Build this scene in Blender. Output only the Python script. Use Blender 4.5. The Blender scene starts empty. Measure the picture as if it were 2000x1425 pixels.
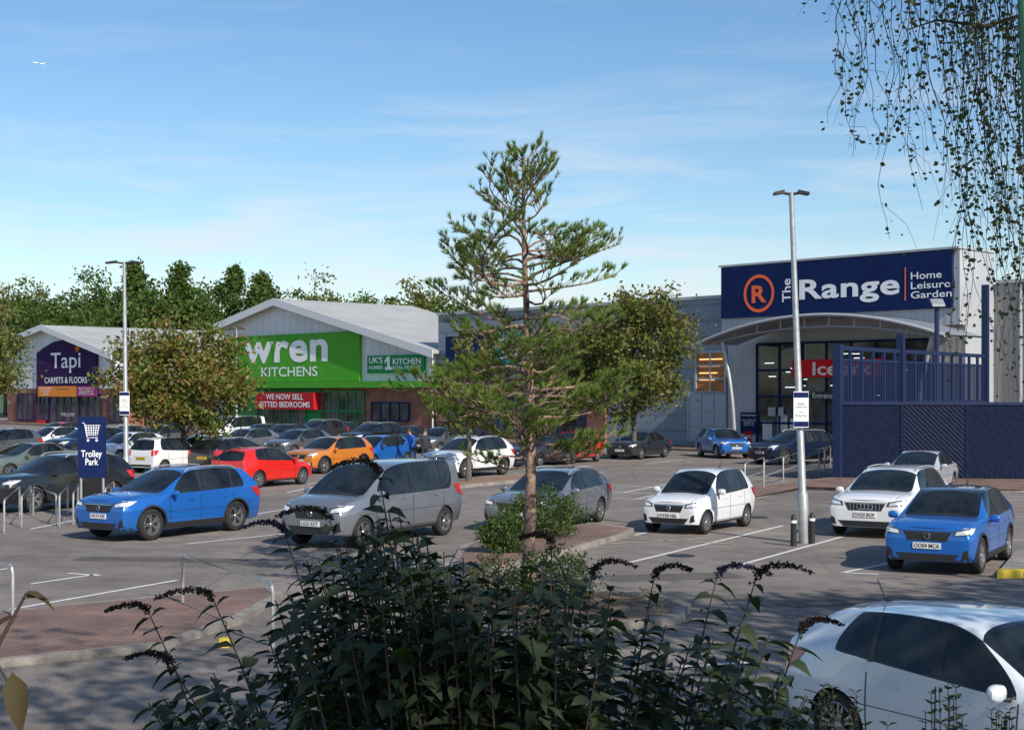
import bpy, bmesh, math, random
import numpy as np
from mathutils import Vector, Matrix
from mathutils.bvhtree import BVHTree
random.seed(7); rng=np.random.default_rng(7)
scene=bpy.context.scene; COL=scene.collection
CAMH=3.45; FPX=2778.0
def G(px,py):
    D=CAMH*FPX/(py-765.0); return Vector(((px-1000)*D/FPX,D,0))
# ---------------------------------------------------------------- materials
def newmat(name):
    m=bpy.data.materials.new(name); m.use_nodes=True; nt=m.node_tree
    return m,nt,nt.nodes['Principled BSDF']
def mat(name,col,rough=.6,metal=0,var=0,vs=3,bump=0,bs=40,coat=0,spec=.5,col2=None,emit=0):
    m,nt,b=newmat(name)
    b.inputs['Base Color'].default_value=(*col,1); b.inputs['Roughness'].default_value=rough
    b.inputs['Metallic'].default_value=metal; b.inputs['Coat Weight'].default_value=coat
    b.inputs['Coat Roughness'].default_value=.04
    b.inputs['Specular IOR Level'].default_value=spec
    if emit:
        b.inputs['Emission Color'].default_value=(*col,1); b.inputs['Emission Strength'].default_value=emit
    if var or col2 or bump:
        tc=nt.nodes.new('ShaderNodeTexCoord')
    if var or col2:
        n=nt.nodes.new('ShaderNodeTexNoise'); n.inputs['Scale'].default_value=vs; n.inputs['Detail'].default_value=6
        n.inputs['Roughness'].default_value=.65
        nt.links.new(tc.outputs['Object'],n.inputs['Vector'])
        r=nt.nodes.new('ShaderNodeValToRGB'); e=r.color_ramp.elements
        e[0].position=.35; e[1].position=.65
        a=[c*(1-var) for c in col]; c2=[c*(1+var) for c in (col2 or col)]
        e[0].color=(*a,1); e[1].color=(*c2,1)
        nt.links.new(n.outputs['Fac'],r.inputs['Fac']); nt.links.new(r.outputs['Color'],b.inputs['Base Color'])
    if bump:
        n2=nt.nodes.new('ShaderNodeTexNoise'); n2.inputs['Scale'].default_value=bs; n2.inputs['Detail'].default_value=4
        nt.links.new(tc.outputs['Object'],n2.inputs['Vector'])
        bp=nt.nodes.new('ShaderNodeBump'); bp.inputs['Strength'].default_value=bump; bp.inputs['Distance'].default_value=.02
        nt.links.new(n2.outputs['Fac'],bp.inputs['Height']); nt.links.new(bp.outputs['Normal'],b.inputs['Normal'])
    return m
def leafmat(name,cols,trans=.3,rough=.5,under=None,spec=.35,ns=.7):
    m,nt,b=newmat(name)
    g=nt.nodes.new('ShaderNodeNewGeometry'); r=nt.nodes.new('ShaderNodeValToRGB'); e=r.color_ramp.elements
    while len(e)<len(cols): e.new(.5)
    for i,c in enumerate(cols):
        e[i].position=i/(len(cols)-1); e[i].color=(*c,1)
    tc=nt.nodes.new('ShaderNodeTexCoord'); n=nt.nodes.new('ShaderNodeTexNoise'); n.inputs['Scale'].default_value=ns
    nt.links.new(tc.outputs['Object'],n.inputs['Vector'])
    ma=nt.nodes.new('ShaderNodeMath'); ma.operation='MULTIPLY_ADD'; ma.inputs[1].default_value=.55
    nt.links.new(g.outputs['Random Per Island'],ma.inputs[0])
    mb=nt.nodes.new('ShaderNodeMath'); mb.operation='MULTIPLY_ADD'; mb.inputs[1].default_value=1.3; mb.inputs[2].default_value=-.42
    nt.links.new(n.outputs['Fac'],mb.inputs[0]); nt.links.new(mb.outputs[0],ma.inputs[2])
    nt.links.new(ma.outputs[0],r.inputs['Fac'])
    src=r.outputs['Color']
    if under:
        mx=nt.nodes.new('ShaderNodeMixRGB'); mx.inputs[2].default_value=(*under,1)
        nt.links.new(g.outputs['Backfacing'],mx.inputs[0]); nt.links.new(src,mx.inputs[1]); src=mx.outputs[0]
    nt.links.new(src,b.inputs['Base Color']); b.inputs['Roughness'].default_value=rough
    b.inputs['Specular IOR Level'].default_value=spec
    t=nt.nodes.new('ShaderNodeBsdfTranslucent'); nt.links.new(src,t.inputs['Color'])
    s=nt.nodes.new('ShaderNodeMixShader'); s.inputs[0].default_value=trans
    nt.links.new(b.outputs[0],s.inputs[1]); nt.links.new(t.outputs[0],s.inputs[2])
    nt.links.new(s.outputs[0],nt.nodes['Material Output'].inputs['Surface'])
    return m
def brickmat(name,c1,c2,mortar,scale,axes='xz',bw=.215,rh=.075):
    m,nt,b=newmat(name); tc=nt.nodes.new('ShaderNodeTexCoord'); sx=nt.nodes.new('ShaderNodeSeparateXYZ'); cx=nt.nodes.new('ShaderNodeCombineXYZ')
    nt.links.new(tc.outputs['Object'],sx.inputs[0]); nt.links.new(sx.outputs['X'],cx.inputs['X']); nt.links.new(sx.outputs['Z' if axes=='xz' else 'Y'],cx.inputs['Y'])
    br=nt.nodes.new('ShaderNodeTexBrick'); br.inputs['Scale'].default_value=scale
    br.inputs['Color1'].default_value=(*c1,1); br.inputs['Color2'].default_value=(*c2,1); br.inputs['Mortar'].default_value=(*mortar,1)
    br.inputs['Brick Width'].default_value=bw; br.inputs['Row Height'].default_value=rh; br.inputs['Mortar Size'].default_value=.008
    nt.links.new(cx.outputs[0],br.inputs['Vector'])
    n=nt.nodes.new('ShaderNodeTexNoise'); n.inputs['Scale'].default_value=.9; n.inputs['Detail'].default_value=8
    nt.links.new(tc.outputs['Object'],n.inputs['Vector'])
    mx=nt.nodes.new('ShaderNodeMixRGB'); mx.blend_type='MULTIPLY'; mx.inputs[0].default_value=.8
    r=nt.nodes.new('ShaderNodeValToRGB'); r.color_ramp.elements[0].color=(.45,.45,.45,1); r.color_ramp.elements[0].position=.3; r.color_ramp.elements[1].color=(1.1,1.1,1.1,1); r.color_ramp.elements[1].position=.7
    nt.links.new(n.outputs['Fac'],r.inputs[0]); nt.links.new(br.outputs['Color'],mx.inputs[1]); nt.links.new(r.outputs[0],mx.inputs[2])
    nt.links.new(mx.outputs[0],b.inputs['Base Color']); b.inputs['Roughness'].default_value=.85
    return m
def cladmat(name,col,axis='X',scale=3,rough=.45,dist=.02,dk=.72):
    m,nt,b=newmat(name); tc=nt.nodes.new('ShaderNodeTexCoord')
    w=nt.nodes.new('ShaderNodeTexWave'); w.bands_direction=axis; w.inputs['Scale'].default_value=scale; w.inputs['Distortion'].default_value=0
    nt.links.new(tc.outputs['Object'],w.inputs['Vector'])
    r=nt.nodes.new('ShaderNodeValToRGB'); r.color_ramp.elements[0].position=.0; r.color_ramp.elements[1].position=.12
    r.color_ramp.elements[0].color=(*[c*dk for c in col],1); r.color_ramp.elements[1].color=(*col,1)
    nt.links.new(w.outputs['Fac'],r.inputs[0])
    n=nt.nodes.new('ShaderNodeTexNoise'); n.inputs['Scale'].default_value=.35; n.inputs['Detail'].default_value=7; nt.links.new(tc.outputs['Object'],n.inputs['Vector'])
    r2=nt.nodes.new('ShaderNodeValToRGB'); r2.color_ramp.elements[0].position=.3; r2.color_ramp.elements[0].color=(.82,.82,.82,1); r2.color_ramp.elements[1].position=.7
    nt.links.new(n.outputs['Fac'],r2.inputs[0])
    mx=nt.nodes.new('ShaderNodeMixRGB'); mx.blend_type='MULTIPLY'; mx.inputs[0].default_value=1
    nt.links.new(r.outputs[0],mx.inputs[1]); nt.links.new(r2.outputs[0],mx.inputs[2]); nt.links.new(mx.outputs[0],b.inputs['Base Color'])
    b.inputs['Roughness'].default_value=rough
    bp=nt.nodes.new('ShaderNodeBump'); bp.inputs['Strength'].default_value=.4; bp.inputs['Distance'].default_value=dist
    nt.links.new(w.outputs['Fac'],bp.inputs['Height']); nt.links.new(bp.outputs[0],b.inputs['Normal'])
    return m
def asphaltmat(name,base):
    m,nt,b=newmat(name); tc=nt.nodes.new('ShaderNodeTexCoord'); L=nt.links.new
    def noise(s,d,lo,hi,c0,c1):
        n=nt.nodes.new('ShaderNodeTexNoise'); n.inputs['Scale'].default_value=s; n.inputs['Detail'].default_value=d; n.inputs['Roughness'].default_value=.7
        L(tc.outputs['Object'],n.inputs['Vector']); r=nt.nodes.new('ShaderNodeValToRGB')
        r.color_ramp.elements[0].position=lo; r.color_ramp.elements[1].position=hi
        r.color_ramp.elements[0].color=(*c0,1); r.color_ramp.elements[1].color=(*c1,1); L(n.outputs['Fac'],r.inputs[0]); return n,r
    n1,r1=noise(.16,8,.35,.65,[c*.70 for c in base],[c*1.20 for c in base])
    n2,r2=noise(1.4,8,.3,.6,(.66,.66,.66),(1.05,1.05,1.05))
    n3,r3=noise(38,4,.3,.7,(.5,.5,.5),(1.5,1.5,1.5))
    m1=nt.nodes.new('ShaderNodeMixRGB'); m1.blend_type='MULTIPLY'; m1.inputs[0].default_value=1
    m2=nt.nodes.new('ShaderNodeMixRGB'); m2.blend_type='MULTIPLY'; m2.inputs[0].default_value=1
    L(r1.outputs[0],m1.inputs[1]); L(r2.outputs[0],m1.inputs[2]); L(m1.outputs[0],m2.inputs[1]); L(r3.outputs[0],m2.inputs[2])
    v=nt.nodes.new('ShaderNodeTexVoronoi'); v.feature='DISTANCE_TO_EDGE'; v.inputs['Scale'].default_value=.22
    nn=nt.nodes.new('ShaderNodeMixRGB'); nn.inputs[0].default_value=.12; L(tc.outputs['Object'],nn.inputs[1]); L(n2.outputs['Color'],nn.inputs[2]); L(nn.outputs[0],v.inputs['Vector'])
    rv=nt.nodes.new('ShaderNodeValToRGB'); rv.color_ramp.elements[0].position=0; rv.color_ramp.elements[1].position=.006; rv.color_ramp.elements[0].color=(.55,.55,.55,1)
    L(v.outputs['Distance'],rv.inputs[0]); m3=nt.nodes.new('ShaderNodeMixRGB'); m3.blend_type='MULTIPLY'; m3.inputs[0].default_value=.6
    L(m2.outputs[0],m3.inputs[1]); L(rv.outputs[0],m3.inputs[2]); L(m3.outputs[0],b.inputs['Base Color'])
    b.inputs['Roughness'].default_value=.85; b.inputs['Specular IOR Level'].default_value=.3
    bp=nt.nodes.new('ShaderNodeBump'); bp.inputs['Strength'].default_value=.6; bp.inputs['Distance'].default_value=.012
    L(n3.outputs['Fac'],bp.inputs['Height']); L(bp.outputs[0],b.inputs['Normal'])
    return m
M={}
M['asphalt']=asphaltmat('asphalt',(.235,.203,.178))
M['patch']=asphaltmat('repaired_asphalt',(.14,.125,.115))
M['grass']=mat('grass',(.06,.09,.025),.9,var=.4,vs=.4)
M['pave']=brickmat('block_paving',(.30,.17,.13),(.22,.14,.11),(.12,.10,.09),1,'xy',.2,.1)
M['kerb']=mat('kerb_concrete',(.25,.225,.20),.85,var=.3,vs=3,bump=.3)
M['white_paint']=mat('white_paint',(.78,.78,.76),.7,var=.2,vs=5,col2=(.6,.59,.57))
M['yellow_paint']=mat('yellow_paint',(.75,.55,.05),.7,var=.2,vs=5)
M['pale_paint']=mat('pale_paint',(.5,.47,.3),.7,var=.25,vs=4)
M['soil']=mat('bark_mulch',(.14,.08,.045),.95,var=.5,vs=25,bump=1,bs=60,col2=(.30,.19,.12))
M['steel']=mat('galvanised_steel',(.42,.43,.43),.45,.5,var=.15,vs=6)
M['black']=mat('black_plastic',(.02,.02,.021),.5)
M['rubber']=mat('rubber',(.018,.018,.018),.8)
M['well']=mat('wheel_well',(.006,.006,.006),.95)
M['glass']=mat('tinted_glass',(.005,.007,.009),.025,spec=.58,var=.4,vs=1.6,col2=(.016,.020,.022))
M['shopglass']=mat('shop_glass',(.02,.025,.03),.06,spec=.5,var=.9,vs=.5,col2=(.06,.065,.07))
M['chrome']=mat('chrome',(.6,.6,.62),.18,1)
M['rim']=mat('alloy',(.45,.46,.47),.3,.8)
M['rimdark']=mat('rim_back',(.02,.02,.02),.6)
M['lamp']=mat('headlamp_lens',(.75,.78,.82),.08,.2,coat=1)
M['lampdark']=mat('headlamp_surround',(.06,.065,.07),.1,coat=1)
M['red_lens']=mat('red_lens',(.55,.012,.01),.12,coat=1)
M['plate_w']=mat('plate_white',(.75,.75,.72),.4)
M['plate_y']=mat('plate_yellow',(.75,.5,.03),.4)
M['ink']=mat('plate_ink',(.01,.01,.01),.5)
M['white']=mat('white_sign',(.92,.92,.92),.6,spec=.2)
M['navy']=mat('navy_sign',(.007,.020,.090),.7,var=.1,vs=1,spec=.15)
M['fence']=mat('navy_timber',(.005,.011,.040),.7,var=.4,vs=6,bump=.3,bs=30,spec=.2)
M['fencerail']=mat('navy_rail',(.008,.020,.070),.5)
M['coral']=mat('coral_sign',(.95,.16,.06),.6,spec=.2)
M['wrengreen']=mat('green_sign',(.075,.36,.022),.6,var=.08,vs=1,spec=.2)
M['darkgreen']=mat('dark_green_sign',(.01,.26,.07),.6,spec=.2)
M['purple']=mat('purple_sign',(.040,.018,.080),.8,spec=.08)
M['orange']=mat('orange_sign',(.85,.27,.03),.6,spec=.2)
M['redsign']=mat('red_sign',(.46,.012,.02),.6,spec=.2)
M['redbright']=mat('bright_red_sign',(.78,.01,.015),.5,spec=.2)
M['magenta']=mat('magenta_sign',(.38,.02,.20),.6,spec=.2)
M['teal']=mat('teal_sign',(.01,.28,.25),.6,spec=.2)
M['clad_white']=cladmat('white_cladding',(.72,.72,.74),'X',.3,dk=.85)
M['clad_grey']=cladmat('grey_cladding',(.23,.28,.34),'Z',.32)
M['clad_tan']=cladmat('weathered_cladding',(.34,.33,.32),'X',1.2)
M['clad_pale']=cladmat('pale_grey_cladding',(.46,.48,.51),'X',.8,dk=.85)
M['canopy']=cladmat('canopy_sheet',(.26,.28,.31),'X',2,dk=.8)
M['roof']=cladmat('roof_sheet',(.50,.49,.46),'Y',1.6,.5,.05)
M['brick']=brickmat('red_brick',(.36,.12,.07),(.27,.09,.055),(.28,.22,.19),1)
M['fascia']=mat('fascia',(.70,.70,.71),.4)
M['greyfascia']=mat('grey_fascia',(.42,.44,.46),.4)
M['warm']=mat('warm_strip',(1.0,.55,.2),.5,emit=2.5)
M['cool']=mat('cool_strip',(.9,.95,1.0),.5,emit=1.2)
M['orangewall']=mat('orange_wall',(.45,.16,.04),.6,var=.3,vs=1)
M['palewindow']=mat('pale_panel',(.35,.42,.5),.2)
M['bark']=mat('pine_bark',(.11,.07,.055),.95,var=.5,vs=9,bump=1,bs=25,col2=(.28,.19,.145))
M['bark2']=mat('grey_bark',(.12,.10,.085),.95,var=.4,vs=8,bump=.8,bs=20)
M['birchbark']=mat('birch_bark',(.45,.42,.38),.8,var=.4,vs=5)
M['twig']=mat('twig',(.06,.04,.03),.8)
M['skin']=mat('skin',(.5,.28,.2),.6); M['hair']=mat('hair',(.05,.03,.02),.8)
M['jacketblue']=mat('blue_jacket',(.01,.10,.45),.7); M['trouser']=mat('dark_trousers',(.02,.02,.03),.8); M['jacketdark']=mat('dark_jacket',(.03,.03,.04),.8)
# ---------------------------------------------------------------- mesh helpers
def link(ob,parent=None):
    COL.objects.link(ob)
    if parent is not None: ob.parent=parent
    return ob
def root(name,label,cat,loc=(0,0,0),rz=0,group=None,rot=None):
    e=bpy.data.objects.new(name,None); e.empty_display_size=.3; e.location=loc; e.rotation_euler=rot or (0,0,rz)
    COL.objects.link(e); e['label']=label; e['category']=cat
    if group: e['group']=group
    return e
class MB:
    def __init__(s): s.v=[];s.f=[];s.m=[]
    def add(s,vs,fs,m=0):
        o=len(s.v); s.v+= [tuple(v) for v in vs]; s.f+=[tuple(i+o for i in f) for f in fs]; s.m+=[m]*len(fs); return s
    def box(s,x0,x1,y0,y1,z0,z1,m=0):
        vs=[(x,y,z) for x in(x0,x1) for y in(y0,y1) for z in(z0,z1)]
        return s.add(vs,[(0,1,3,2),(4,6,7,5),(0,4,5,1),(2,3,7,6),(0,2,6,4),(1,5,7,3)],m)
    def quad(s,a,b,c,d,m=0): return s.add([a,b,c,d],[(0,1,2,3)],m)
    def prism(s,poly,y0,y1,m=0):
        n=len(poly); vs=[(x,y0,z) for x,z in poly]+[(x,y1,z) for x,z in poly]
        return s.add(vs,[tuple(range(n)),tuple(range(2*n-1,n-1,-1))]+[(i,i+n,(i+1)%n+n,(i+1)%n) for i in range(n)],m)
    def slab(s,poly,z0,z1,m=0):
        n=len(poly); vs=[(p[0],p[1],z0) for p in poly]+[(p[0],p[1],z1) for p in poly]
        return s.add(vs,[tuple(range(n,2*n))]+[(i,(i+1)%n,(i+1)%n+n,i+n) for i in range(n)],m)
    def tube(s,pts,rad,n=8,m=0,caps=True):
        pts=[Vector(p) for p in pts]
        if not hasattr(rad,'__len__'): rad=[rad]*len(pts)
        vs=[];up=Vector((0,0,1)); ref=None
        for i,p in enumerate(pts):
            t=(pts[min(i+1,len(pts)-1)]-pts[max(i-1,0)])
            if t.length<1e-9: t=up.copy()
            t.normalize()
            if ref is None: ref=Vector((1,0,0)) if abs(t.z)>.7 else up
            a=t.cross(ref)
            if a.length<1e-4: a=t.cross(Vector((0,1,0)))
            a.normalize(); b=t.cross(a)
            for k in range(n):
                w=2*math.pi*k/n; vs.append(p+(a*math.cos(w)+b*math.sin(w))*rad[i])
        fs=[]
        for i in range(len(pts)-1):
            for k in range(n): fs.append((i*n+k,i*n+(k+1)%n,(i+1)*n+(k+1)%n,(i+1)*n+k))
        if caps: fs.append(tuple(range(n-1,-1,-1))); fs.append(tuple(range((len(pts)-1)*n,len(pts)*n)))
        return s.add(vs,fs,m)
    def lathe(s,prof,n,c=(0,0,0),m=0,axis='y'):
        vs=[];c=Vector(c)
        for (a,r) in prof:
            for k in range(n):
                w=2*math.pi*k/n
                v=(r*math.cos(w),a,r*math.sin(w)) if axis=='y' else (r*math.cos(w),r*math.sin(w),a)
                vs.append(c+Vector(v))
        fs=[(i*n+k,i*n+(k+1)%n,(i+1)*n+(k+1)%n,(i+1)*n+k) for i in range(len(prof)-1) for k in range(n)]
        return s.add(vs,fs,m)
    def mesh(s,name,mats,smooth=False,sharp=40):
        me=bpy.data.meshes.new(name); me.from_pydata(s.v,[],s.f); 
        for mm in mats: me.materials.append(mm)
        me.polygons.foreach_set('material_index',s.m)
        if smooth:
            me.polygons.foreach_set('use_smooth',[True]*len(me.polygons))
            me.set_sharp_from_angle(angle=math.radians(sharp))
        me.update(); return me
    def obj(s,name,mats,parent=None,smooth=False,loc=None,sharp=40,**k):
        if not isinstance(mats,(list,tuple)): mats=[mats]
        ob=bpy.data.objects.new(name,s.mesh(name,mats,smooth,sharp)); link(ob,parent)
        if loc is not None: ob.location=loc
        for a,b in k.items(): ob[a]=b
        return ob
def fastmesh(name,V,F,mats,smooth=False):
    V=np.asarray(V,dtype=np.float32).reshape(-1,3); F=np.asarray(F,dtype=np.int32); k=F.shape[1]; n=F.shape[0]
    me=bpy.data.meshes.new(name); me.vertices.add(len(V)); me.vertices.foreach_set('co',V.ravel())
    me.loops.add(n*k); me.loops.foreach_set('vertex_index',F.ravel()); me.polygons.add(n)
    me.polygons.foreach_set('loop_start',np.arange(n,dtype=np.int32)*k)
    me.update(calc_edges=True); me.validate()
    for m in mats: me.materials.append(m)
    if smooth: me.polygons.foreach_set('use_smooth',[True]*len(me.polygons))
    return me
def mobj(name,me,parent=None,loc=None):
    ob=bpy.data.objects.new(name,me); link(ob,parent)
    if loc is not None: ob.location=loc
    return ob
TXT={}
def textmesh(s,o,right,up,w,h,m,off=0,ext=.01,align='CENTER',space=1):
    key=(s,off,align)
    if key not in TXT:
        cu=bpy.data.curves.new('t','FONT'); cu.body=s; cu.offset=off; cu.resolution_u=4; cu.align_x=align; cu.space_line=.85
        if off>.018: cu.space_character=1.06
        ob=bpy.data.objects.new('t',cu); COL.objects.link(ob)
        dg=bpy.context.evaluated_depsgraph_get(); me=bpy.data.meshes.new_from_object(ob.evaluated_get(dg))
        V=np.array([v.co[:] for v in me.vertices]); F=[tuple(p.vertices) for p in me.polygons]
        bpy.data.objects.remove(ob); bpy.data.curves.remove(cu); bpy.data.meshes.remove(me)
        TXT[key]=(V,F)
    V,F=TXT[key]; mn=V.min(0); mx=V.max(0); c=(mn+mx)/2; d=mx-mn
    if h is None: h=w*d[1]/d[0]
    if w is None: w=h*d[0]/d[1]
    right=Vector(right);up=Vector(up);o=Vector(o)
    vs=[o+right*((v[0]-c[0])/d[0]*w)+up*((v[1]-c[1])/d[1]*h) for v in V]
    me=bpy.data.meshes.new('lettering'); me.from_pydata(vs,[],F); me.materials.append(m); me.update(); return me
def text(s,parent,o,right,up,w,h,m,off=.0,align='CENTER',name='lettering'):
    return mobj(name,textmesh(s,o,right,up,w,h,m,off,align=align),parent)
X_=(1,0,0);Y_=(0,1,0);Z_=(0,0,1)
# ---------------------------------------------------------------- ground
def structure(ob): ob['kind']='structure'; return ob
structure(MB().quad((-6000,-400,-.02),(6000,-400,-.02),(6000,9000,-.02),(-6000,9000,-.02)).obj('ground',M['grass']))
structure(MB().quad((-130,-3,0),(90,-3,0),(90,190,0),(-130,190,0)).obj('car_park_road',M['asphalt']))
def pline(mb,a,b,w=.10,z=.006,m=0):
    a=Vector(a);b=Vector(b);d=(b-a).normalized();n=Vector((-d.y,d.x,0))*w/2
    mb.quad((a-n)+Vector((0,0,z)),(b-n)+Vector((0,0,z)),(b+n)+Vector((0,0,z)),(a+n)+Vector((0,0,z)),m)
mk=MB()
for a,b,w_ in [((1180,1130),(1440,1122),.9),((700,1160),(900,1150),1.2),((1480,1180),(1900,1168),.8),((150,1090),(480,1095),.7)]: pline(mk,G(*a),G(*b),w_,.003)
structure(mk.obj('repaired_road',M['patch']))
mk=MB()
for p in((1330,1085),(640,1120),(1480,1010)): 
    c=G(*p); mk.slab([(c.x+.3*math.cos(k*.5236),c.y+.3*math.sin(k*.5236)) for k in range(12)],.0,.009)
structure(mk.obj('road_manhole_cover',M['rimdark']))
mk=MB()
for a,b in [((1230,1098),(1530,1026)),((1430,1107),(1645,1048)),((1645,1118),(1745,1098)),((1648,1118),(1716,1121)),
 ((20,1190),(345,1133)),((60,1140),(190,1121)),((132,1119),(196,1124)),((365,1062),(575,1040)),((-60,1121),(15,1110)),
 ((60,1033),(165,1012)),((500,1004),(620,984)),((200,1000),(330,975)),((10,955),(120,935)),((1240,1045),(1262,1040)),
 ((1215,962),(1300,946)),((1185,972),(1290,976)),((1165,960),(1305,964)),((1240,975),(1330,955)),((1205,948),(1290,951)),
 ((1260,906),(1335,897)),((1040,916),(1230,905)),((1100,930),(1180,921)),((1330,1302),(1480,1292)),((1400,1109),(1450,1106)),
 ((860,1100),(985,1114)),((600,945),(700,930)),((740,1105),(890,1105)),((1000,965),(1090,952)),
 ((560,962),(640,945)),((300,940),(400,925)),((230,1010),(400,985)),((1660,1010),(1720,990))]:
    pline(mk,G(*a),G(*b))
structure(mk.obj('road_marking',M['white_paint']))
mk=MB()
for a,b in [((1170,1049),(1440,1063)),((1190,1062),(1400,1050)),((1020,905),(1260,893)),((860,925),(1010,915))]: pline(mk,G(*a),G(*b),.08,.010)
structure(mk.obj('faded_marking',M['pale_paint']))
def island(pts,top,name='pavement',h=.12,world=False,inset=.16):
    P=[Vector(p) if world else G(*p) for p in pts]; c=sum(P,Vector())/len(P)
    structure(MB().slab(P,-.01,h).obj('kerb',M['kerb']))
    Q=[p+(c-p).normalized()*inset*1.3 for p in P]
    structure(MB().slab(Q,h-.02,h+.006).obj(name,top))
island([(-260,1330),(-200,1225),(330,1172),(530,1155),(552,1168),(480,1215),(310,1272)],M['pave'],h=.10)
island([(850,1195),(905,1172),(1010,1160),(1250,1172),(1350,1192),(1330,1218),(1150,1240),(980,1246),(870,1228)],M['soil'],'planting_bed')
island([(880,1112),(900,1075),(1000,1045),(1165,1030),(1238,1040),(1215,1052),(1100,1085),(960,1120)],M['pave'])
island([(1350,985),(1430,962),(1540,946),(1640,936),(2100,940),(2100,962),(1650,958),(1560,955),(1470,975),(1400,990)],M['pave'])
island([(1950,1128),(1985,1085),(2100,1075),(2100,1130)],M['kerb'])
island([(860,945),(1000,932),(1100,922),(1160,925),(1040,940),(880,955)],M['soil'],'planting_bed')
island([(285,922),(420,905),(470,905),(350,930)],M['soil'],'planting_bed')
e=root('kerb_marker','yellow painted concrete kerb end block','kerb block',G(1980,1127)); MB().slab([(-.35,-.12),(.45,-.12),(.40,.1),(-.25,.1)],0,.15).obj('block',M['yellow_paint'],e)
e=root('kerb_marker','small yellow painted block on brick pavement edge','kerb block',G(440,1262)); 
MB().slab([(-.07,-.08),(.07,-.08),(.05,.08),(-.05,.08)],0,.12).obj('block',M['yellow_paint'],e)
def litter(x0,x1,y0,y1,n,z,m):
    C=np.stack([rng.uniform(x0,x1,n),rng.uniform(y0,y1,n),np.full(n,z)],1); a=rng.uniform(0,6.3,n); d=np.stack([np.cos(a),np.sin(a),np.zeros(n)],1)*.035; w=np.stack([-np.sin(a),np.cos(a),rng.uniform(-.3,.6,n)],1)*.018
    V=np.stack([C-d,C+w,C+d,C-w+[0,0,.012]],1).reshape(-1,3); return V,np.arange(4*n).reshape(n,4)
# ---------------------------------------------------------------- buildings
CA,SA=.6816,.7317; P0=Vector((13.2,87,0)); RZ=-math.atan2(SA,CA)
def F(px,py,n=0):
    a=(px-1000)/FPX; s=(a*(P0.y+CA*n)-P0.x-SA*n)/(CA+SA*a); D=P0.y-SA*s+CA*n
    return s,CAMH+(765-py)*D/FPX
def fbox(mb,px0,py0,px1,py1,y0,y1,m=0):
    s0,z1=F(px0,py0,y0); s1,_=F(px1,py0,y0); _,z0=F((px0+px1)/2,py1,y0); _,z1=F((px0+px1)/2,py0,y0)
    mb.box(s0,s1,y0,y1,z0,z1,m); return s0,s1,z0,z1
def ftext(s,parent,px0,py0,px1,py1,y,m,off=0,align='CENTER'):
    a,_=F(px0,py0,y);b,_=F(px1,py0,y);c=(px0+px1)/2;_,z1=F(c,py0,y);_,z0=F(c,py1,y)
    return text(s,parent,((a+b)/2,y,(z0+z1)/2),X_,Z_,b-a,z1-z0,m,off,align)
def glazing(parent,s0,s1,z0,z1,nx,nz,frame,y=-.03,name='window',glass=None,t=.06):
    e=MB().box(s0,s1,y,y+.02,z0,z1).obj(name,glass or M['shopglass'],parent)
    mb=MB()
    for i in range(nx+1):
        x=s0+(s1-s0)*i/nx; mb.box(x-t,x+t,y-.07,y-.003,z0,z1)
    for i in range(nz+1):
        z=z0+(z1-z0)*i/nz; mb.box(s0,s1,y-.05,y-.006,z-t,z+t)
    mb.obj('frame',frame,e); return e
wb=root('retail_building','white gabled shop with green sign and brick base','building',P0,RZ)
sL,zL=F(437,637);sP,zP=F(548,590);sR,zR=F(850,688)
MB().prism([(sL,3.9),(sL,zL),(sP,zP),(sR,zR),(sR,3.9)],0,14).obj('wall',M['clad_white'],wb)
MB().box(sL+.02,sR-.02,.03,13.9,-.1,3.9).obj('brick_wall',M['brick'],wb)
rm=MB(); 
def roofs(mb,a,za,b,zb,y0,y1,t=.25):
    mb.add([(a,y0,za),(b,y0,zb),(b,y1,zb),(a,y1,za),(a,y0,za+t),(b,y0,zb+t),(b,y1,zb+t),(a,y1,za+t)],[(4,5,6,7),(0,3,2,1),(0,1,5,4),(3,7,6,2),(0,4,7,3),(1,2,6,5)])
k=(zP-zR)/(sR-sP); roofs(rm,sL-.5,zL-.1+.02,sP,zP+.02,-.7,14.5); roofs(rm,sP,zP+.02,sR+.6,zR-.6*k+.02,-.7,14.5)
rm.obj('roof',M['roof'],wb)
rm=MB(); 
for a,za,b,zb in((sL-.5,zL-.08,sP,zP+.04),(sP,zP+.04,sR+.6,zR-.6*k+.04)):
    rm.prism([(a,za-.35),(b,zb-.35),(b,zb+.28),(a,za+.28)],-.78,-.705)
rm.obj('fascia',M['fascia'],wb)
sg=MB(); fbox(sg,443,652,702,745,-.25,-.01); sgo=sg.obj('sign_panel',M['wrengreen'],wb)
ftext('wren',sgo,476,665,640,708,-.27,M['white'],.03); ftext('KITCHENS',sgo,510,716,620,735,-.27,M['white'],.01)
bs,bz=F(541,679); k_=.7; MB().prism([(bs+a*k_,bz+b*k_) for a,b in[(-.9,.9),(-.3,.35),(.1,.9),(.5,1.0),(.75,.85),(.45,.6),(.25,-.1),(.0,-.95),(-.12,-.2),(-.5,.1)]],-.30,-.28).obj('bird_emblem',M['wrengreen'],sgo)
sg=MB(); fbox(sg,717,693,828,728,-.2,-.01); sgo=sg.obj('sign_panel',M['darkgreen'],wb)
ftext("UK'S",sgo,721,697,747,709,-.22,M['white'],.018); ftext("NUMBER",sgo,721,714,748,721,-.22,M['white'],.012)
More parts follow.
